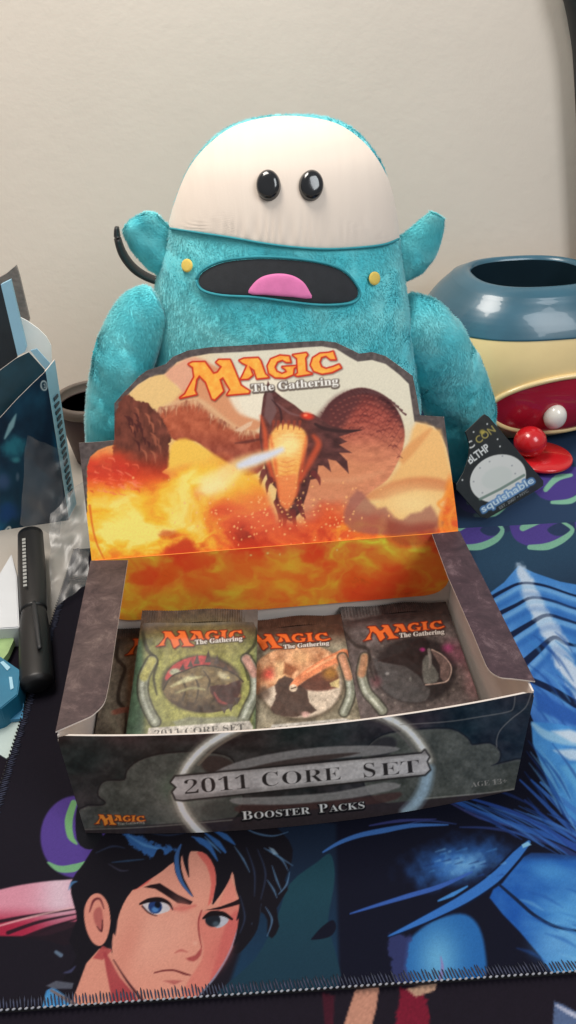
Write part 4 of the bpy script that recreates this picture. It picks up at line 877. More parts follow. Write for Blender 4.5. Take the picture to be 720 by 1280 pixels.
def paint_dark(U, V):
    p = Paint(U, V, stone((96, 86, 84), (54, 42, 40), 776, 40, (34, 32, 32)))
    p.poly([(424, 756), (470, 752), (476, 768), (450, 774), (426, 776)], (112, 106, 102), 2.5, .75)
    for k in range(12): p.stroke([(428+k*4, 756-.2*k), (431+k*4, 772-.3*k)], .7, (62, 54, 52), .8, .7, sm=0)
    p.blob(520, 838, 60, 50, (78, 70, 68), .9, .2); p.blob(519, 838, 52, 42, (44, 38, 39), 1, .1)
    for k in range(34):
        a = k/34*6.283; p.blob(519+56*math.cos(a), 838+45.5*math.sin(a), 2.2, 2, (122, 112, 106) if k % 2 else (60, 54, 54), .7, .6)
    p.poly([(466, 822), (480, 828), (504, 832), (522, 842), (530, 856), (538, 862), (532, 876), (512, 878), (492, 872), (476, 858), (472, 842)], (78, 75, 75), 1.6, .95, sm=2)
    p.poly([(472, 826), (500, 818), (512, 806), (524, 797), (534, 800), (538, 812), (532, 832), (526, 846), (506, 832)], (40, 31, 32), 1.4, .95, sm=2)
    p.blob(528, 812, 4, 3, (158, 48, 112), .95, .8); p.poly([(528, 826), (536, 818), (540, 830), (548, 842), (546, 852), (530, 854)], (112, 112, 106), 1.6, .85, sm=2); p.stroke([(536, 812), (538, 826), (536, 836)], [2, 2, 1], (150, 142, 136), 1.2, .7)
    p.poly([(538, 812), (552, 820), (563, 834), (558, 852), (550, 846), (550, 832)], (128, 104, 98), 1.4, .8, sm=2); p.stroke([(540, 812), (554, 820), (564, 834), (560, 850), (548, 854), (532, 856)], .9, (192, 166, 152), .8, .8)
    p.blob(484, 842, 3, 2.5, (150, 148, 146), .7, .8); p.blob(513, 849, 2, 3, (140, 140, 136), .7, .8); p.blob(470, 852, 8, 8, (112, 66, 72), .6, .8)
    p.blob(572, 816, 22, 14, (150, 84, 104), .6, .9, 40); p.blob(590, 848, 14, 30, (168, 124, 126), .7, .9, -15, .4, .1); p.blob(560, 810, 8, 6, (176, 60, 118), .6, .9)
    tubeart(p, [(456, 822), (452, 842), (458, 864), (470, 878), (478, 888)], 5.6, (204, 128, 84))
    p.stroke([(430, 790), (444, 806), (460, 812), (462, 832), (468, 850)], [2, 2, 2, 1.5, 1], (46, 40, 38), 1.6, .8)
    p.poly([(470, 905), (590, 892), (600, 896), (602, 930), (460, 930)], (190, 186, 178), 1.2); text(p, TITLE, (470, 918), (596, 905), 8, (60, 55, 50), .6, 1, -.25)
    p.grain(.2, .26, 4); p.grain(.9, .12, 2)
    mgc(p, [(454, 801), (556, 782.5), (459, 783)], ((499.5, 797), (555.5, 792)), 5.6)
    return p
def paint_grey(U, V):
    p = Paint(U, V, stone((116, 106, 92), (64, 52, 46), 800, 60))
    p.stroke([(148, 800), (146, 822), (156, 836), (150, 856), (148, 876), (158, 892), (156, 925)], [2, 2.4, 2.2, 2.2, 2.4, 2.2, 1.6], (52, 42, 36), 1.3, .85)
    p.poly([(160, 838), (180, 830), (220, 830), (220, 930), (162, 930), (158, 890)], (140, 112, 92), 3, .8)
    p.stroke([(141, 891), (152, 888), (164, 886), (178, 878)], [3, 3.5, 3.5, 5], (150, 92, 76), 1.2, .95); p.stroke([(132, 850), (134, 880), (142, 904), (154, 922)], [3, 4, 4, 2], (150, 142, 122), 2.4, .6)
    p.grain(.2, .26, 4); p.grain(.9, .12, 2)
    mgc(p, [(156, 819), (266, 806), (166, 798)], ((206, 817), (264, 812)), 5.4)
    return p
pz3 = lambda u, v, z: onz(u, v, z)
pack('green pack printed with a spiny horned beast, overlapping its neighbours at the left', (-.0751, .1001, .0463), (-.0134, .0949, .0451), (-.0772, .0306, .0269), .106, paint_green, .72)
zb = .0225
tr, br = onz(426, 763, zb), onz(452, 897, zb); eyb = (tr-br)/np.linalg.norm(tr-br); exb = np.array([eyb[1], -eyb[0], 0])
pack('tan pack printed with an outstretched arm, second from the right', tr-exb*.0622, tr, br-exb*.0622, .113, paint_tan, .78)
tl = onz(425, 755, .022); bl = onz(448, 895, .022); eyc = (tl-bl)/np.linalg.norm(tl-bl); exc = np.array([eyc[1], -eyc[0], 0])
pack('dark grey pack printed with a hooded figure, nearest the right side flap', tl, tl+exc*.062, bl, .114, paint_dark, .78)
zd = .021; q = np.array([-.0978, .1165, zd])
pack('grey pack mostly hidden under the green pack beside the left side flap', q, q+np.array([.0622, 0, 0]), q-np.array([0, .1, 0]), .113, paint_grey, .72)

# ================================================================== PLUSH TOY (a plain plush monster of the same size and colours)
PY = 0.245
rows = [(149, 336, 384), (151, 314, 404), (157, 290, 428), (167, 270, 446), (182, 252, 462), (205, 234, 479), (235, 220, 491), (270, 209, 499), (310, 198, 504), (350, 189, 509), (400, 181, 514), (440, 178, 518), (500, 172, 524)]
_z, _cx, _ax = [], [], []
for y, l, r in rows:
    a = ony(l, y, PY); b = ony(r, y, PY); m_ = ony((l+r)/2, y, PY)
    _z.append(m_[2]); _cx.append((a[0]+b[0])/2); _ax.append((b[0]-a[0])/2)
_z = [_z[0]+.0006]+_z+[.07, .035, .012, .0]; _cx = [_cx[0]]+_cx+[_cx[-1]]*4; _ax = [.001]+_ax+[_ax[-1]+.001, _ax[-1]-.002, _ax[-1]-.014, _ax[-1]-.03]
_z = np.array(_z[::-1]); _cx = np.array(_cx[::-1]); _ax = np.array(_ax[::-1])
_q = np.array(catmull(np.stack([_z, _cx, _ax], 1), 12, False)); _q = _q[np.argsort(_q[:, 0])]
for _k in range(3): _q[5:-30, 1:] = (_q[4:-31, 1:]+_q[5:-30, 1:]+_q[6:-29, 1:])/3
_z, _cx, _ax = _q.T
def prof(z): return np.interp(z, _z, _cx), np.interp(z, _z, _ax), PY+.012*sstep(.0, .26, z), np.interp(z, _z, _ax)*.80+.004*0
def field(X):
    cx, a, cy, b = prof(X[..., 2]); return ((X[..., 0]-cx)/a)**2+((X[..., 1]-cy)/b)**2-1
def on_body(u, v):
    d = ray(u, v); t = np.linspace(.3, .62, 700); X = CAM_POS+t[:, None]*d
    f = field(X); f[(X[:, 2] > _z[-1]) | (X[:, 2] < 0)] = 9
    k = np.nonzero(f < 0)[0]
    if len(k) == 0: return None
    a, b = t[max(k[0]-1, 0)], t[k[0]]
    for _ in range(18):
        c = (a+b)/2; x = CAM_POS+c*d
        if field(x) < 0 and x[2] < _z[-1]: b = c
        else: a = c
    return CAM_POS+b*d
def body_normal(X):
    e = 4e-4; g = np.array([field(X+np.array(s)*e)-field(X-np.array(s)*e) for s in ((1, 0, 0), (0, 1, 0), (0, 0, 1))])
    return g/(np.linalg.norm(g)+1e-9)
plush_col = lambda X: None
def teal(X, N=None):
    """pile colour: brushed patches of lighter and darker turquoise"""
    x, y, z = X[:, 0]*1e3, X[:, 1]*1e3, X[:, 2]*1e3
    n = fbm(x*.05+z*.02+y*.03, z*.07-y*.03, 4); m = fbm(x*.16+9+y*.1, z*.13+3, 3)
    t = np.clip(.55+(n-.5)*1.6+(m-.5)*.4, 0, 1)[:, None]
    return lin(np.array([78, 204, 216.])*(1-t)+np.array([136, 230, 234.])*t)
pile = printmat('turquoise_pile', .95, 0, None, .15, .35)
plush = thing('plush_toy', 'large turquoise plush toy with a cream forehead sitting against the wall behind the box', 'plush toy', (0.02, PY, 0))
th = np.linspace(0, 2*math.pi, 145)[:-1]
zz = np.concatenate([np.linspace(0, .2, 90), .2+(_z[-1]-.2)*np.sin(np.linspace(0, math.pi/2, 60))[1:]])
Zg, Tg = np.meshgrid(zz, th, indexing='ij'); cx, a, cy, b = prof(Zg)
X = np.stack([cx+a*np.cos(Tg), cy+b*np.sin(Tg), Zg], -1).reshape(-1, 3)
nv = np.stack([np.cos(Tg)/a, np.sin(Tg)/b, 0*Zg], -1).reshape(-1, 3); nv /= np.linalg.norm(nv, axis=1)[:, None]
lump = (fbm(X[:, 0]*38+X[:, 1]*20, X[:, 2]*34, 3)-.5)*.0024
Xb = X+nv*(lump-.0012)[:, None]
i = np.arange(len(zz)*144).reshape(len(zz), 144); j = np.roll(i, -1, 1)
Fb = np.stack([i[:-1], j[:-1], j[1:], i[1:]], -1).reshape(-1, 4)
body = mesh_np('body', Xb, Fb, pile, plush, True, teal(Xb))
def lobe(name, pts, rad, parent, seg=36, flat=1.0, rest=12):
    P = np.array(catmull(pts, rest, False)); n = len(P); tt = np.linspace(0, 1, n)
    R = np.interp(tt, np.linspace(0, 1, len(rad)), rad)
    R = np.convolve(np.pad(R, 4, mode='edge'), np.ones(9)/9, 'valid'); R[0] = .0003; R[-1] = .0003
    for e in range(1, 9):
        q = math.sqrt(1-(1-e/9)**2); R[-1-e] = min(R[-1-e], max(rad[-2], rad[-1])*q+.0003); R[e] = min(R[e], max(rad[0], rad[1])*q+.0003)
    V = []
    for k in range(n):
        t = P[min(k+1, n-1)]-P[max(k-1, 0)]; t /= np.linalg.norm(t); a_ = np.cross(t, [0, 1, 0]); a_ /= np.linalg.norm(a_); b_ = np.cross(a_, t)
        for s in range(seg):
            w = 2*math.pi*s/seg; V.append(P[k]+R[k]*(math.cos(w)*a_+flat*math.sin(w)*b_))
    V = np.array(V); V = V+(fbm(V[:, 0:1]*60+V[:, 1:2]*30, V[:, 2:3]*50, 3)-.5)*.003
    i = np.arange(n*seg).reshape(n, seg); j = np.roll(i, -1, 1)
    F = np.stack([i[:-1], i[1:], j[1:], j[:-1]], -1).reshape(-1, 4)
    return mesh_np(name, V, F, pile, parent, True, teal(V)), V, F
arms = []
Y1 = .222
arms.append(lobe('arm', [ony(200, 384, .235), ony(178, 396, .230), ony(158, 440, Y1), ony(147, 490, .218), ony(142, 545, .215), ony(142, 590, .212)], [.014, .0165, .0175, .0175, .0168, .013], plush))
arms.append(lobe('arm', [ony(498, 396, .25), ony(524, 410, .252), ony(551, 455, .262), ony(574, 512, .274), ony(574, 566, .278), ony(562, 596, .278)], [.016, .021, .0245, .0255, .0245, .018], plush))
ears = [lobe('ear', [ony(226, 322, .25), ony(204, 312, .25), ony(186, 294, .25), ony(172, 270, .25)], [.013, .0135, .0130, .0105], plush, flat=.6),
        lobe('ear', [ony(490, 330, .25), ony(514, 318, .25), ony(530, 298, .25), ony(546, 270, .25)], [.014, .0135, .0108, .0042], plush, flat=.6)]
# ---- sewn patches that follow the body
def patch(name, outline, center, mat, parent, rise, rings=24, n=140, base=.0002, cols=None, inset=1.5, fold=None):
    C = np.array(center, float); O = np.array(outline, float)
    P = np.array(catmull(O, 8)); ang = np.arctan2(P[:, 1]-C[1], P[:, 0]-C[0]); rr = np.hypot(*(P-C).T)
    o = np.argsort(ang); A = np.linspace(-math.pi, math.pi, n, endpoint=False); R = np.interp(A, ang[o], rr[o], period=2*math.pi)
    V = []; 
    for k in range(n):
        e = np.array([math.cos(A[k]), math.sin(A[k])]); r = R[k]
        while on_body(*(C+e*(r+inset))) is None and r > 4: r -= .7
        for s in range(1, rings+1):
            q = (s/rings); X_ = on_body(*(C+e*r*q)); N_ = body_normal(X_)
            V.append(X_+N_*(base+rise*math.sqrt(max(0, 1-q**4))+(fold(A[k], q, *(C+e*r*q)) if fold else 0)))
    X_ = on_body(*C); V.append(X_+body_normal(X_)*(base+rise)); V = np.array(V)
    i = np.arange(n*rings).reshape(n, rings); j = np.roll(i, -1, 0)
    F = np.stack([i[:, :-1], i[:, 1:], j[:, 1:], j[:, :-1]], -1).reshape(-1, 4)
    me_F = [tuple(f) for f in F]+[(len(V)-1, i[k, 0], j[k, 0]) for k in range(n)]
    me = bpy.data.meshes.new(name); me.from_pydata([tuple(v) for v in V], [], me_F); me.update(); smooth(me)
    return link(name, me, mat, parent)
def cream_mat():
    m, N, L, B = newmat('cream_jersey'); B.inputs['Roughness'].default_value = .8; B.inputs['Sheen Weight'].default_value = .2
    tc = N.new('ShaderNodeTexCoord'); mp = N.new('ShaderNodeMapping'); mp.inputs['Scale'].default_value = (150, 20, 18); nz = N.new('ShaderNodeTexNoise'); nz.inputs['Scale'].default_value = 1; nz.inputs['Detail'].default_value = 3
    n2 = N.new('ShaderNodeTexNoise'); n2.inputs['Scale'].default_value = 1400; bp = N.new('ShaderNodeBump'); bp.inputs['Strength'].default_value = .25; bp.inputs['Distance'].default_value = .0012
    ad = N.new('ShaderNodeMath'); ad.operation = 'MULTIPLY_ADD'; ad.inputs[1].default_value = .12
    rp = N.new('ShaderNodeValToRGB'); rp.color_ramp.elements[0].color = rgba((222, 207, 193)); rp.color_ramp.elements[1].color = rgba((228, 214, 200))
    L.new(tc.outputs['Object'], mp.inputs['Vector']); L.new(mp.outputs['Vector'], nz.inputs['Vector']); L.new(tc.outputs['Object'], n2.inputs['Vector'])
    L.new(n2.outputs['Fac'], ad.inputs[0]); L.new(nz.outputs['Fac'], ad.inputs[2]); L.new(ad.outputs[0], bp.inputs['Height']); L.new(bp.outputs['Normal'], B.inputs['Normal'])
    L.new(nz.outputs['Fac'], rp.inputs['Fac']); L.new(rp.outputs['Color'], B.inputs['Base Color'])
    return m
DOME = [(213, 285), (220, 250), (236, 212), (258, 184), (290, 160), (330, 148), (372, 146), (420, 155), (456, 180), (480, 214), (493, 250), (499, 296), (480, 304), (450, 308), (410, 310), (370, 308), (330, 303), (290, 296), (250, 290)]
MOUTH = [(249, 350), (258, 338), (282, 328), (320, 324), (360, 325), (400, 330), (428, 340), (444, 358), (446, 370), (434, 377), (400, 379), (360, 375), (320, 370), (280, 368), (256, 362)]
dome = patch('forehead', DOME, (355, 240), cream_mat(), plush, .0007, 46, 200, base=.0003, inset=2.0, fold=lambda a, q, u, v: .0007*math.sin(u*.55+2*math.sin(u*.13))*math.exp(-((v-300)/22)**2)*(1-q**8)*(.35+.65*math.exp(-((u-300)/60)**2)))
black_felt = plain('black_felt', (40, 42, 46), .85, (900, .2, .0004), .12, 200, sheen=.1)
gloss_black = plain('black_button_plastic', (26, 27, 30), .16, None, .05, 60, coat=.5)
def ell(x, y, rx, ry, n=20, rot=0): 
    c, s = math.cos(math.radians(rot)), math.sin(math.radians(rot))
    return [(x+rx*math.cos(a)*c-ry*math.sin(a)*s, y+rx*math.cos(a)*s+ry*math.sin(a)*c) for a in np.linspace(0, 2*math.pi, n, endpoint=False)]
patch('eye', ell(336, 233, 15, 19), (336, 233), gloss_black, plush, .0046, 14, 60, base=.0012)
patch('eye', ell(388, 233, 15, 19), (388, 233), gloss_black, plush, .0046, 14, 60, base=.0012)
mouth = patch('mouth', MOUTH, (348, 352), black_felt, plush, .0006, 20, 160, base=.0007)
dark_teal = plain('dark_teal_thread', (48, 140, 152), .9, None, .1, 200)
tongue_m = plain('pink_felt', (226, 122, 176), .85, (900, .2, .0004), .06, 200)
patch('tongue', [(312, 367), (316, 356), (328, 346), (346, 342), (364, 344), (378, 352), (386, 364), (388, 373), (362, 371), (336, 369)], (350, 360), tongue_m, mouth, .0009, 12, 80, base=.0015)
yellow = plain('yellow_thread', (226, 196, 96), .8, (900, .2, .0004), .08, 200)
for x, y in ((234.5, 332), (467.5, 348)): patch('cheek_spot', ell(x, y, 7, 8.5), (x, y), yellow, plush, .0006, 8, 36, base=.0005)
# stitched outline round the mouth
ring = [on_body(*q) for q in catmull([(355+(x-355)*1.02, 352+(y-352)*1.09) for x, y in MOUTH], 4)]
ring = [q+body_normal(q)*.0010 for q in ring]; tube('seam', ring+[ring[0]], .0008, dark_teal, mouth, 6, sub=1)
ln = [on_body(*q) for q in catmull([(214, 286), (250, 291.5), (290, 297.5), (330, 304.5), (370, 309.5), (410, 311.5), (450, 309.5), (480, 305.5), (497, 299)], 6, False)]
ln = [q+body_normal(q)*.0006 for q in ln if q is not None]; tube('seam', ln, .0007, dark_teal, dome, 6, sub=1)
# ---- short pile: one blade per hair
def inside(U, V, poly, g=0):
    P = np.array(catmull(poly, 4)); d, par = segdist(U, V, np.concatenate([P, np.roll(P, -1, 0)], 1)); return par & (d > g)
def pilehair(V, F, count, length, excl=(), ymax=None):
    T = np.concatenate([F[:, [0, 1, 2]], F[:, [0, 2, 3]]]); A, B_, C_ = V[T[:, 0]], V[T[:, 1]], V[T[:, 2]]
    N_ = np.cross(B_-A, C_-A); A0 = A-V.mean(0); N_ = -N_ if (A0*N_).sum() < 0 else N_; ar = np.linalg.norm(N_, axis=1)
    k = RNG.choice(len(T), count, p=ar/ar.sum()); r1 = np.sqrt(RNG.random(count)); r2 = RNG.random(count)
    P = A[k]*(1-r1)[:, None]+B_[k]*(r1*(1-r2))[:, None]+C_[k]*(r1*r2)[:, None]; n = N_[k]/ar[k][:, None]
    ctr = V.mean(0); 
    keep = ((CAM_POS-P)*n).sum(1) > -.12
    if ymax is not None: keep &= P[:, 1] < ymax
    U_, V_ = tracecoords(P)
    for q in excl: keep &= ~(inside(U_, V_, q) & (P[:, 1] < PY+.012))
    P, n = P[keep], n[keep]; m = len(P)
    nx = fbm(P[:, 0]*90+7, P[:, 2]*90, 2)-.5; nz = fbm(P[:, 0]*90+60, P[:, 2]*90+31, 2)-.5
    flow = np.stack([nx*2.2, 0*nx, -.35+nz*1.6], 1)
    flow -= n*(flow*n).sum(1)[:, None]; flow /= np.linalg.norm(flow, axis=1)[:, None]+1e-6; d = n*.48+flow*.85+RNG.normal(0, .2, (m, 3)); d /= np.linalg.norm(d, axis=1)[:, None]
    L = length*(.6+.7*RNG.random(m))[:, None]
    s = np.cross(n, d); s /= np.linalg.norm(s, axis=1)[:, None]+1e-6; s *= .00026
    W_ = np.stack([P+s, P-s, P+d*L], 1).reshape(-1, 3)
    c = np.repeat(teal(P)*(.95+.10*RNG.random((m, 1))), 3, 0); nn = n+.15*(d-n); nn /= np.linalg.norm(nn, axis=1)[:, None]; return W_, c, np.repeat(nn, 3, 0)
parts = [pilehair(Xb, Fb, 200000, .0017, (DOME, MOUTH, ell(234.5, 332, 7, 8), ell(467.5, 348, 7, 8)), PY+.03)]
for o, V_, F_ in arms: parts.append(pilehair(V_, F_[:, ::-1] if 0 else F_, 52000, .0018))
for o, V_, F_ in ears: parts.append(pilehair(V_, F_, 19000, .0018))
Wv = np.concatenate([q[0] for q in parts]); Wc = np.concatenate([q[1] for q in parts])
hair = mesh_np('pile', Wv, np.arange(len(Wv)).reshape(-1, 3), pile, plush, True, Wc); hair['kind'] = 'stuff'
Wn = np.concatenate([q[2] for q in parts])
try:
    at_ = hair.data.attributes.new('custom_normal', 'FLOAT_VECTOR', 'POINT'); at_.data.foreach_set('vector', Wn.astype(np.float32).ravel())
except Exception:
    hair.data.normals_split_custom_set_from_vertices(Wn)
hair.data.update()

# ================================================================== HANG TAG
B0, B1 = onz(609, 648, .0006), onz(680, 604, .0006)
tex = (B1-B0)/np.linalg.norm(B1-B0); hz_ = np.array([-tex[1], tex[0], 0]); tey = hz_*math.cos(math.radians(82))+np.array([0, 0, 1])*math.sin(math.radians(82)); tn = np.cross(tex, tey)
def tp(u, v): q = onplane(u, v, B0, tn)-B0; return (q@tex, q@tey)
TOUT = [(609, 648), (672, 612), (679, 607), (679, 601), (611, 521), (606, 518), (602, 521), (582, 540), (587, 556), (586, 572), (580, 590), (571, 606), (571, 612), (601, 646)]
def paint_tag(U, V):
    p = Paint(U, V, (44, 46, 44)); p.grain(.2, .12)
    p.poly(ell(622.5, 598, 36, 29, 40, -22), (226, 224, 216), .8)
    p.poly(ell(621, 597, 20, 13, 30, -22), (212, 216, 206), 2, .6)
    for x, y in ((600, 585), (612, 577), (640, 582), (644, 592), (592, 602), (603, 616), (628, 570)): p.blob(x, y, 1.4, 1.2, (150, 150, 150), .7, .8)
    for x, y in ((616, 523), (592, 540), (622, 549), (625, 558), (609, 530), (578, 600), (590, 530)): p.blob(x, y, 1.3, 1.3, (220, 220, 214), .95, .7)
    p.stroke([(600, 624), (626, 611), (655, 594)], 1.6, (120, 140, 126), .8, .9, sm=0)
    text(p, 'CON', (598, 555), (620, 539), 9, (172, 156, 84), .6, 1, .2); p.blob(603, 540, 4, 3.5, (188, 168, 76), .9, .6)
    text(p, 'C', (587, 562), (594, 557), 8.5, (222, 220, 212), .6, 1, .3)
    text(p, 'BLTHP', (588, 580), (613, 562), 9.5, (230, 230, 224), .6, 1, .35)
    for c, g, a in (((90, 140, 196), 2.4, .8), ((214, 230, 240), .3, 1)): text(p, 'squishable', (604, 640.5), (668, 602.5), 8.2, c, .8, a, g)
    text(p, 'EST. 2007 • NYC', (625, 636.5), (661, 614.5), 3.4, (196, 198, 196), .5, .9)
    return p
hang = thing('hang_tag', 'black paper hang tag with a white disc and lettering leaning on the plush arm', 'tag', tuple(B0))
tagc = plain('tag_card', (60, 60, 58), .6, None, .06, 60)
tout2 = [tp(*q) for q in TOUT]
tb = prism('card', [B0+tex*a+tey*b for a, b in tout2], -tn*.0007, [tagc], hang)
T2 = np.array(tout2)
sheet('printed_face', B0+tn*.00012, tex, tey, np.arange(T2[:, 0].min()-.0006, T2[:, 0].max()+.0006, .0004), np.arange(T2[:, 1].min()-.0006, T2[:, 1].max()+.0006, .0005), paint_tag, printmat('tag_print', .5, .1), hang, clip=tout2, gain=1.15)

# ================================================================== GLAZED PLANTER (plain pot of the same size and colours)
PC = np.array([.232, .392]); PHT = .128
glaze_t = plain('teal_glaze', (52, 92, 110), .3, (60, .08, .0012), .16, 22, coat=.3)
glaze_c = plain('cream_glaze', (222, 196, 142), .3, (60, .08, .0012), .07, 22, coat=.3)
glaze_r = plain('red_glaze', (172, 26, 48), .25, (80, .05, .001), .08, 30, coat=.6)
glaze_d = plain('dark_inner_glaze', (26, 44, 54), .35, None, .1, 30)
glaze_w = plain('white_glaze', (222, 216, 206), .25, None, .04, 30, coat=.5)
pl = thing('planter', 'glazed ceramic planter in teal and cream with a red oval recess by the wall', 'planter', (PC[0], PC[1], 0))
def pring(z, r, sq, seg=120, dy=0):
    out = []
    for k in range(seg):
        w = 2*math.pi*k/seg; c, s = math.cos(w), math.sin(w); m_ = (abs(c)**sq+abs(s)**sq)**(-1/sq)
        out.append((PC[0]+r*c*m_, PC[1]+dy+r*.86*s*m_, z))
    return out
def skin(name, rings, mat, parent, cap=None):
    n = len(rings); seg = len(rings[0]); V = np.array([q for r in rings for q in r]); i = np.arange(n*seg).reshape(n, seg); j = np.roll(i, -1, 1)
    F = np.stack([i[:-1], j[:-1], j[1:], i[1:]], -1).reshape(-1, 4)
    return mesh_np(name, V, F, mat, parent, True)
ZS, RS = np.array([0, .004, .012, .03, .05, .07, .085, .098, .110, .118, .123]), np.array([.062, .070, .080, .089, .092, .0905, .086, .080, .0715, .063, .056])
def pr(z): return float(np.interp(z, ZS, RS))
def smoothprof(z): return sum(pr(z+o)*w for o, w in ((-.008, .15), (-.004, .2), (0, .3), (.004, .2), (.008, .15)))
SEAM = .092
skin('lower_body', [pring(z, smoothprof(z), 2.5) for z in np.linspace(0.0004, SEAM, 40)], glaze_c, pl)
skin('upper_body', [pring(SEAM-.0006, smoothprof(SEAM)-.0004, 2.5)]+[pring(z, smoothprof(z)+.0007, 2.5) for z in np.linspace(SEAM, .120, 26)]+[pring(.1225, .0555, 2.5), pring(.1238, .0535, 2.5), pring(.1245, .0505, 2.5), pring(.1238, .0475, 2.5), pring(.1215, .0465, 2.5)], glaze_t, pl)
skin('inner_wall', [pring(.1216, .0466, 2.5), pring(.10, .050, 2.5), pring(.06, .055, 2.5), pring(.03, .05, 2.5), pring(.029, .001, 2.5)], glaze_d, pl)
def pfield(X):
    r = smoothprof(X[2]); return (abs((X[0]-PC[0])/r)**2.5+abs((X[1]-PC[1])/(r*.86))**2.5)-1
def on_planter(u, v):
    d = ray(u, v); t = .4
    prev = None
    while t < .9:
        X = CAM_POS+t*d
        if 0 <= X[2] <= .125 and pfield(X) < 0: return X
        t += .0008
    return None
def pnorm(X):
    e = 6e-4; g = np.array([pfield(X+np.array(s)*e)-pfield(X-np.array(s)*e) for s in ((1, 0, 0), (0, 1, 0), (0, 0, 1))]); return g/np.linalg.norm(g)
# red recess: oval field with a cream lip
RC = PC+np.array([.052, 0]); rcx, rcz, rrx, rrz = PC[0]+.022, .037, .068, .027
def surf(x, z):
    r = smoothprof(z); q = 1-min(abs((x-PC[0])/r), .995)**2.5; return PC[1]-r*.86*q**(1/2.5)
def oval(name, k0, k1, mat, parent, lift0, lift1, n=90, rings=14):
    V = []
    for s in range(rings+1):
        k = k0+(k1-k0)*s/rings; lf_ = lift0+(lift1-lift0)*s/rings
        for a in range(n):
            w = 2*math.pi*a/n; x = rcx+rrx*k*math.cos(w); z = rcz+rrz*k*math.sin(w); V.append((x, surf(x, max(z, .002))-lf_, z))
    i = np.arange((rings+1)*n).reshape(rings+1, n); j = np.roll(i, -1, 1)
    return mesh_np(name, np.array(V), np.stack([i[:-1], i[1:], j[1:], j[:-1]], -1).reshape(-1, 4), mat, parent, True)
oval('red_recess', .001, 1.0, glaze_r, pl, .0006, .0012)
lip = [(rcx+rrx*1.02*math.cos(w), surf(rcx+rrx*1.02*math.cos(w), max(rcz+rrz*1.02*math.sin(w), .003))-.0012, rcz+rrz*1.02*math.sin(w)) for w in np.linspace(0, 2*math.pi, 48, endpoint=False)]
tube('lip', lip+[lip[0]], .0022, glaze_c, pl, 10, sub=2)
def egg(name, c, r, mat, parent, sub=3):
    bm = bmesh.new(); bmesh.ops.create_icosphere(bm, subdivisions=sub, radius=1, matrix=Matrix.Translation(c) @ Matrix.Diagonal((*r, 1)))
    me = bpy.data.meshes.new(name); bm.to_mesh(me); bm.free(); smooth(me); return link(name, me, mat, parent)
q = on_planter(692, 519)
if q is not None: egg('knob', Vector(q)+Vector((0, -.003, 0)), (.0092, .008, .0105), glaze_w, pl)

# ================================================================== RED BALL ORNAMENT
red_pl = plain('red_plastic', (190, 26, 32), .25, None, .05, 40, coat=.4)
fc = onz(676, 572, .001)
orn = thing('ball_ornament', 'small glossy red ball on a round red foot beside the hang tag', 'ornament', tuple(fc))
lathe('foot', [(.0001, 0), (.0235, 0), (.0245, .001), (.0245, .0025), (.0235, .0035), (.0001, .0038)], (fc[0], fc[1], -.0002), red_pl, orn, 48)
bc = onz(662, 556, .013); egg('ball', Vector((bc[0], bc[1], .0158)), (.0128, .0128, .0124), red_pl, orn, 4)

# ================================================================== DARK POT BEHIND THE PLUSH
pc = ony(122, 520, .37)
pot = thing('flower_pot', 'dark brown empty pot half hidden behind the left plush arm', 'pot', (pc[0], pc[1], -.006))
potm = plain('brown_clay', (62, 40, 38), .6, (200, .1, .0006), .1, 60); potr = plain('brown_clay_rim', (98, 86, 78), .6, None, .1, 60)
lathe('bowl', [(.0001, 0), (.024, 0), (.029, .03), (.0325, .050), (.0300, .050), (.027, .03), (.022, .004), (.0001, .004)], (pc[0], pc[1], -.006), potm, pot)
lathe('rim', [(.0326, .0475), (.0338, .049), (.0338, .0545), (.0325, .056), (.0300, .056), (.0292, .0545), (.0298, .0475)], (pc[0], pc[1], -.006), potr, pot)

# ================================================================== BLACK STRAP AND POST
blk = plain('black_plastic', (30, 31, 33), .5, (120, .15, .001), .15, 60)
strap = tube('strap', [ony(u, v, .30) for u, v in ((146, 284), (147, 298), (154, 318), (168, 336), (188, 348), (215, 356))], [.0032, .0052, .0062, .0060, .0055, .005], blk, None, 14, .45)
tag(strap, 'curved black strap sticking out behind the left ear of the plush', 'strap')
post = tube('post', [ony(u, v, .485) for u, v in ((714, -120), (719, -30), (726, 0), (731, 60), (734, 140), (738, 250), (741, 400))], [.012, .0125, .0125, .0098, .0092, .0092, .0092], blk, None, 18)
tag(post, 'thin black upright post at the right edge before the wall', 'post')

# ================================================================== BLUE CARTON AT THE LEFT
lightblue = plain('light_blue_card', (150, 192, 214), .5, (300, .06, .0004), .04, 40)
whitec = plain('white_flap_card', (246, 243, 239), .6, (300, .06, .0004), .03, 40)
darkin = plain('dark_card', (26, 36, 44), .55, None, .15, 50)
bx = thing('carton', 'blue illustrated carton with raised white flap at the left edge', 'carton', (-.17, .27, -.006))
QB = onz(86, 648, -.006); fn = np.array([.14, -.99, 0]); fn /= np.linalg.norm(fn); fu = np.array([fn[1], -fn[0], 0])  # to the left
fu = np.array([-.99, -.14, 0]); lean = np.array([-.0105, .0, .108]); lean_u = lean/np.linalg.norm(lean)
FN = np.cross(fu, lean_u); FN = FN/np.linalg.norm(FN); FN = FN if FN[1] < 0 else -FN; ups = np.cross(FN, -fu); ups = ups if ups[2] > 0 else -ups
def fpt(u, v): return onplane(u, v, QB, FN)
front_px = [(86, 650), (57, 464), (40, 480), (20, 500), (0, 522), (-30, 552), (-60, 590), (-60, 700), (0, 726), (18, 694), (50, 672)]
ftl = [fpt(*q) for q in front_px]
def loc(q): d_ = q-QB; return (d_@(-fu), d_@ups)
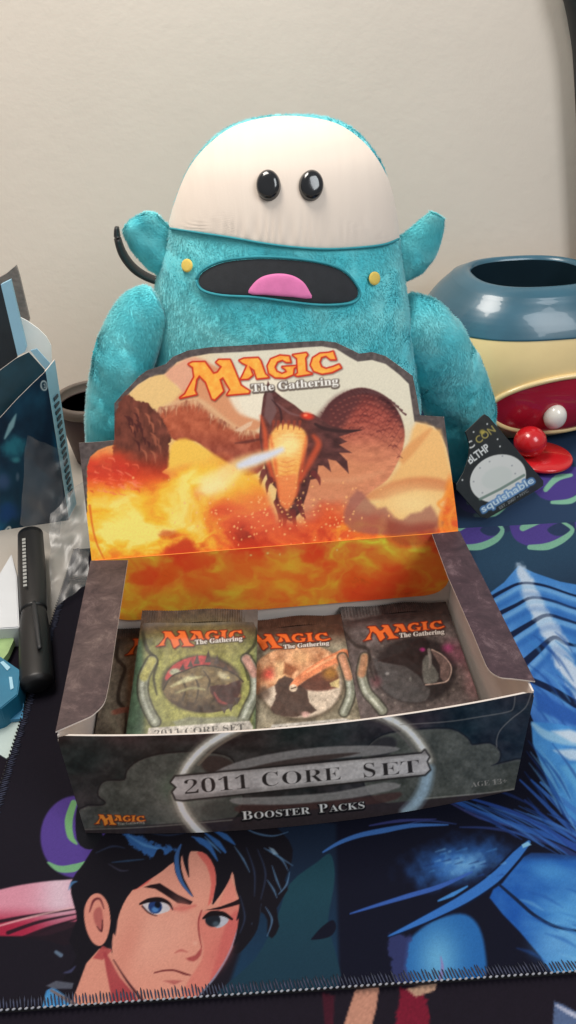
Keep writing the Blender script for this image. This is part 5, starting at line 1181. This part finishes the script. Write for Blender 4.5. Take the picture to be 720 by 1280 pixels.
def paint_carton(U, V):
    p = Paint(U, V, lambda u, v: np.array([16, 52, 74])+np.outer(fbm(u*.04, v*.03, 4)-.5, [24, 60, 66.])+np.outer(sstep(620, 690, v)*sstep(30, -10, u), [10, 60, 90.]))
    p.poly([(60, 480), (58, 520), (50, 556), (44, 580), (70, 600), (82, 620), (76, 560)], (10, 36, 58), 3, .8, sm=2)
    p.poly([(66, 540), (78, 560), (80, 590), (68, 575)], (16, 92, 128), 4, .7)
    p.stroke([(20, 518), (14, 532), (6, 548)], [.6, 3.6, 1], (150, 190, 196), 1.6, .85); p.blob(16, 560, 14, 14, (44, 130, 146), .8, .8, 0, .6, .1); p.blob(20, 575, 6, 4, (70, 150, 160), .8, .8)
    p.blob(4, 602, 10, 12, (66, 90, 130), .8, .8); p.blob(10, 640, 16, 12, (24, 70, 130), .8, .8, 0, .4); p.blob(22, 596, 2.5, 6, (90, 110, 130), .8, .7)
    p.poly([(0, 666), (16, 648), (26, 660), (16, 690), (-30, 720), (-60, 700)], (14, 60, 80), 3, .8)
    for r_, c in ((6.6, (196, 204, 206)), (4.8, (30, 60, 76))): p.poly(ell(55, 482, r_*.68, r_, 24, -8), c, .6)
    text(p, '13', (52.4, 485.5), (57.8, 484.5), 5, (200, 206, 208), .5)
    text(p, 'HIR', (-3, 694), (21, 662), 12, (206, 212, 210), .7, 1, .2, lean=.2)
    return p
fb = prism('front_panel', ftl, -FN*.0008, [card], bx)
F2 = [loc(q) for q in ftl]; F2a = np.array(F2)
sheet('printed_face', QB+FN*.00015, -fu, ups, np.arange(max(F2a[:, 0].min(), -.075), F2a[:, 0].max()+.0005, .0005), np.arange(max(F2a[:, 1].min(), -.05), F2a[:, 1].max()+.0005, .0006), paint_carton, cardprint, fb, clip=F2, gain=.85)
# right side, light blue with a row of dark lettering
SD = .02; top = fpt(57, 464)
sd = min((np.array([math.sin(a), math.cos(a), 0])*SD for a in np.linspace(-.9, .9, 181)), key=lambda q: abs(tracecoords(top+q)[0]-68.5))
sp = prism('side_panel', [QB, QB+sd, top+sd+np.array([0, 0, .0]), top], -fu*-.0008, [lightblue, card], bx)
for k in range(16):
    c = QB+(top-QB)*(.14+.044*k)+sd*.5+np.array([.0009, -.0001, 0]); h_ = (top-QB)/np.linalg.norm(top-QB)*.0014; w_ = sd*(.16+.08*random.random())
    prism('lettering_mark', [c-h_-w_, c-h_+w_, c+h_*random.random()+w_, c+h_-w_], (-.0006, 0, 0), [plain('dark_ink', (44, 62, 76), .6, None, .05, 60)] if k == 0 else [bpy.data.materials['dark_ink']], bx)
dark_ink = 0 and plain('dark_ink', (44, 62, 76), .6, None, .05, 60)
# inner panel seen behind the slanted front edge
inner_px = [(60, 640), (56, 462), (36, 440), (20, 448), (-10, 470), (-50, 500), (-50, 640)]
IB = QB+np.array([0, .012, 0])
prism('inner_panel', [onplane(*q, IB, FN) for q in inner_px], -FN*.0008, [plain('teal_print', (24, 62, 76), .45, (90, .1, .001), .35, 45), card], bx)
LY = QB[1]+.05
prism('end_flap', [ony(*q, LY-.006) for q in ((30, 440), (24, 396), (34, 401), (48, 411), (58, 421), (64, 432), (65, 456), (58, 462))], (0, .0008, 0), [whitec], bx)
prism('lid', [ony(*q, LY-.016) for q in ((-40, 350), (2, 356), (22, 442), (20, 452), (-40, 500))], (0, .003, 0), [darkin], bx)
prism('lid_edge', [ony(*q, LY-.0165) for q in ((1, 356), (13, 350), (33, 434), (31, 440), (22, 445))], (0, .0035, 0), [lightblue], bx)
prism('shoulder_strip', [ony(*q, LY-.02) for q in ((38, 438), (46, 436), (64, 456), (70, 470), (62, 468), (52, 456))], (0, .0008, 0), [lightblue], bx)
prism('badge', [ony(*q, LY-.03) for q in ell(49, 463, 3.6, 5.2, 16, -30)], (0, .0004, 0), [whitec], bx)
fo = prism('foil_wrapper', [ony(*q, LY+.004) for q in ((-6, 350), (8, 342), (20, 332), (24, 345), (37, 400), (24, 430), (6, 420))], (0, .003, 0), [plain('silver_foil', (132, 122, 116), .35, (140, .5, .002), .25, 80)])
tag(fo, 'crumpled silver wrapper standing behind the raised carton lid', 'wrapper')
# ================================================================== CLEAR CRUMPLED WRAP
def film_mat():
    m, N, L, B = newmat('clear_film'); out = N['Material Output']
    tr_ = N.new('ShaderNodeBsdfTransparent'); gl = N.new('ShaderNodeBsdfGlossy'); df = N.new('ShaderNodeBsdfDiffuse'); mx = N.new('ShaderNodeMixShader'); m2 = N.new('ShaderNodeMixShader'); fr_ = N.new('ShaderNodeLayerWeight')
    tr_.inputs[0].default_value = (.88, .9, .92, 1); gl.inputs['Roughness'].default_value = .38; df.inputs[0].default_value = (.2, .2, .2, 1)
    fr_.inputs[0].default_value = .28; m2.inputs[0].default_value = .65
    L.new(gl.outputs[0], m2.inputs[1]); L.new(df.outputs[0], m2.inputs[2])
    mth = N.new('ShaderNodeMath'); mth.operation = 'MULTIPLY_ADD'; mth.inputs[1].default_value = .55; mth.inputs[2].default_value = .16; L.new(fr_.outputs['Facing'], mth.inputs[0])
    L.new(mth.outputs[0], mx.inputs[0]); L.new(tr_.outputs[0], mx.inputs[1]); L.new(m2.outputs[0], mx.inputs[2]); L.new(mx.outputs[0], out.inputs['Surface'])
    N.remove(B); return m
film = film_mat()
def crumple(name, quad, nu, nv, amp, seed):
    a, b, c, d_ = (np.array(q, float) for q in quad); V = []
    for r in np.linspace(0, 1, nv):
        for s in np.linspace(0, 1, nu):
            V.append((a*(1-s)+b*s)*(1-r)+(d_*(1-s)+c*s)*r)
    V = np.array(V); x = V[:, 0]*70+seed; y = V[:, 1]*60+V[:, 2]*50
    f = lambda k: np.abs(fbm(x*k+seed, y*k, 3)-.5)*2
    V[:, 2] += amp*(f(.6)-.4); V[:, 1] -= amp*.7*(f(.8)-.4); V[:, 0] += amp*.4*(fbm(x*.7+30, y*.7, 2)-.5)
    V[:, 2] = np.maximum(V[:, 2], .001)
    return mesh_np(name, V, gridfaces(nv, nu), film, None, False)
c1 = crumple('plastic_wrap', [onz(24, 655, .012), onz(72, 668, .012), ony(84, 560, .262), ony(34, 545, .255)], 16, 20, .008, 3)
tag(c1, 'upright sheet of clear plastic film in front of the blue carton', 'plastic wrap', 'clear plastic film by the carton')
c2 = crumple('plastic_wrap', [onz(62, 765, .002), onz(112, 735, .004), onz(114, 590, .035), onz(60, 640, .03)], 18, 22, .010, 11)
tag(c2, 'crumpled clear plastic film lying between carton and open box', 'plastic wrap', 'clear plastic film by the carton')

# ================================================================== BLACK MARKER AND CLUTTER AT THE LEFT EDGE
mk0, mk1 = onz(38, 668, .014), onz(46, 858, .009)
mk = thing('marker', 'thick black marker lying beside the open box, cap towards the viewer', 'marker', tuple(mk1))
ax = mk1-mk0
tube('barrel', [mk0, mk0+ax*.3, mk0+ax*.54, mk0+ax*.56], [.0084, .0088, .0082, .0072], plain('black_barrel', (17, 17, 18), .4, None, .15, 60), mk, 24, .8)
tube('cap', [mk0+ax*.565, mk0+ax*.7, mk0+ax*.93, mk0+ax*.98, mk0+ax], [.0072, .0088, .0092, .009, .006], plain('black_cap', (14, 14, 15), .45, None, .1, 60), mk, 24, .8)
tube('clip', [mk0+ax*.57+np.array([.002, 0, .008]), mk0+ax*.72+np.array([.003, 0, .009]), mk0+ax*.86+np.array([.004, 0, .0085])], [.0012, .0016, .0012], blk, mk, 10, .6)
lab_m = plain('grey_ink', (150, 150, 146), .6, None, .1, 200)
for k in range(14):
    c = mk0+ax*(.12+.026*k)+np.array([-.003, 0, .0083]); e = ax/np.linalg.norm(ax); s_ = np.cross(e, [0, 0, 1])
    wv = .0009+.0005*random.random()
    prism('label_mark', [c-e*wv-s_*.0011, c+e*wv-s_*.0011, c+e*wv+s_*.0011, c-e*wv+s_*.0011], (0, 0, -.0004), [lab_m], mk)
wc = prism('paper_sheet', [onz(*q, .012) for q in ((-40, 705), (-4, 722), (14, 692), (21, 720), (24, 784), (-40, 788))], (0, 0, -.016), [plain('white_paper', (196, 198, 200), .7, (40, .1, .002), .05, 30)], bevel=.0006)
tag(wc, 'white block of paper sticking out below the blue carton', 'paper')
tc_ = thing('small_box', 'small teal box with pale stripes lying at the left edge below the marker', 'box', tuple(onz(8, 860, -.006)))
tealb = plain('teal_card', (24, 104, 134), .5, None, .12, 60); pale = plain('pale_ink', (150, 192, 210), .6, None, .05, 60)
prism('body', [onz(*q, .012) for q in ((-40, 812), (0, 820), (26, 838), (22, 868), (0, 886), (-40, 900))], (0, 0, -.018), [tealb], tc_, .0005)
for q in ([(0, 828), (4, 826), (13, 834), (9, 838)], [(11, 846), (15, 846), (17, 860), (13, 862)]): prism('stripe', [onz(a, b, .0126) for a, b in q], (0, 0, -.0006), [pale], tc_)
s1 = prism('folded_card', [onz(*q, -.002) for q in ((-40, 905), (0, 898), (26, 898), (30, 905), (18, 940), (8, 948), (-2, 942), (-40, 950))], (0, 0, -.004), [plain('pale_green_card', (176, 192, 188), .6, (60, .1, .001), .06, 40)])
tag(s1, 'pale card lying on the desk under the small teal box', 'card')
s2 = prism('folded_card', [onz(*q, .0005) for q in ((-40, 880), (0, 884), (24, 868), (30, 880), (28, 898), (-40, 905))], (0, 0, -.002), [plain('blue_card', (62, 128, 166), .6, None, .1, 40)])
tag(s2, 'blue card lying between the pale card and the small teal box', 'card')
s3 = prism('leaf_cutout', [onz(*q, .004) for q in ((-30, 786), (4, 785), (16, 788), (17, 800), (10, 816), (2, 826), (-30, 826))], (0, 0, -.004), [plain('green_card', (142, 168, 112), .6, (60, .2, .001), .2, 90)])
tag(s3, 'pale green paper cutout between the white paper and teal box', 'paper cutout')
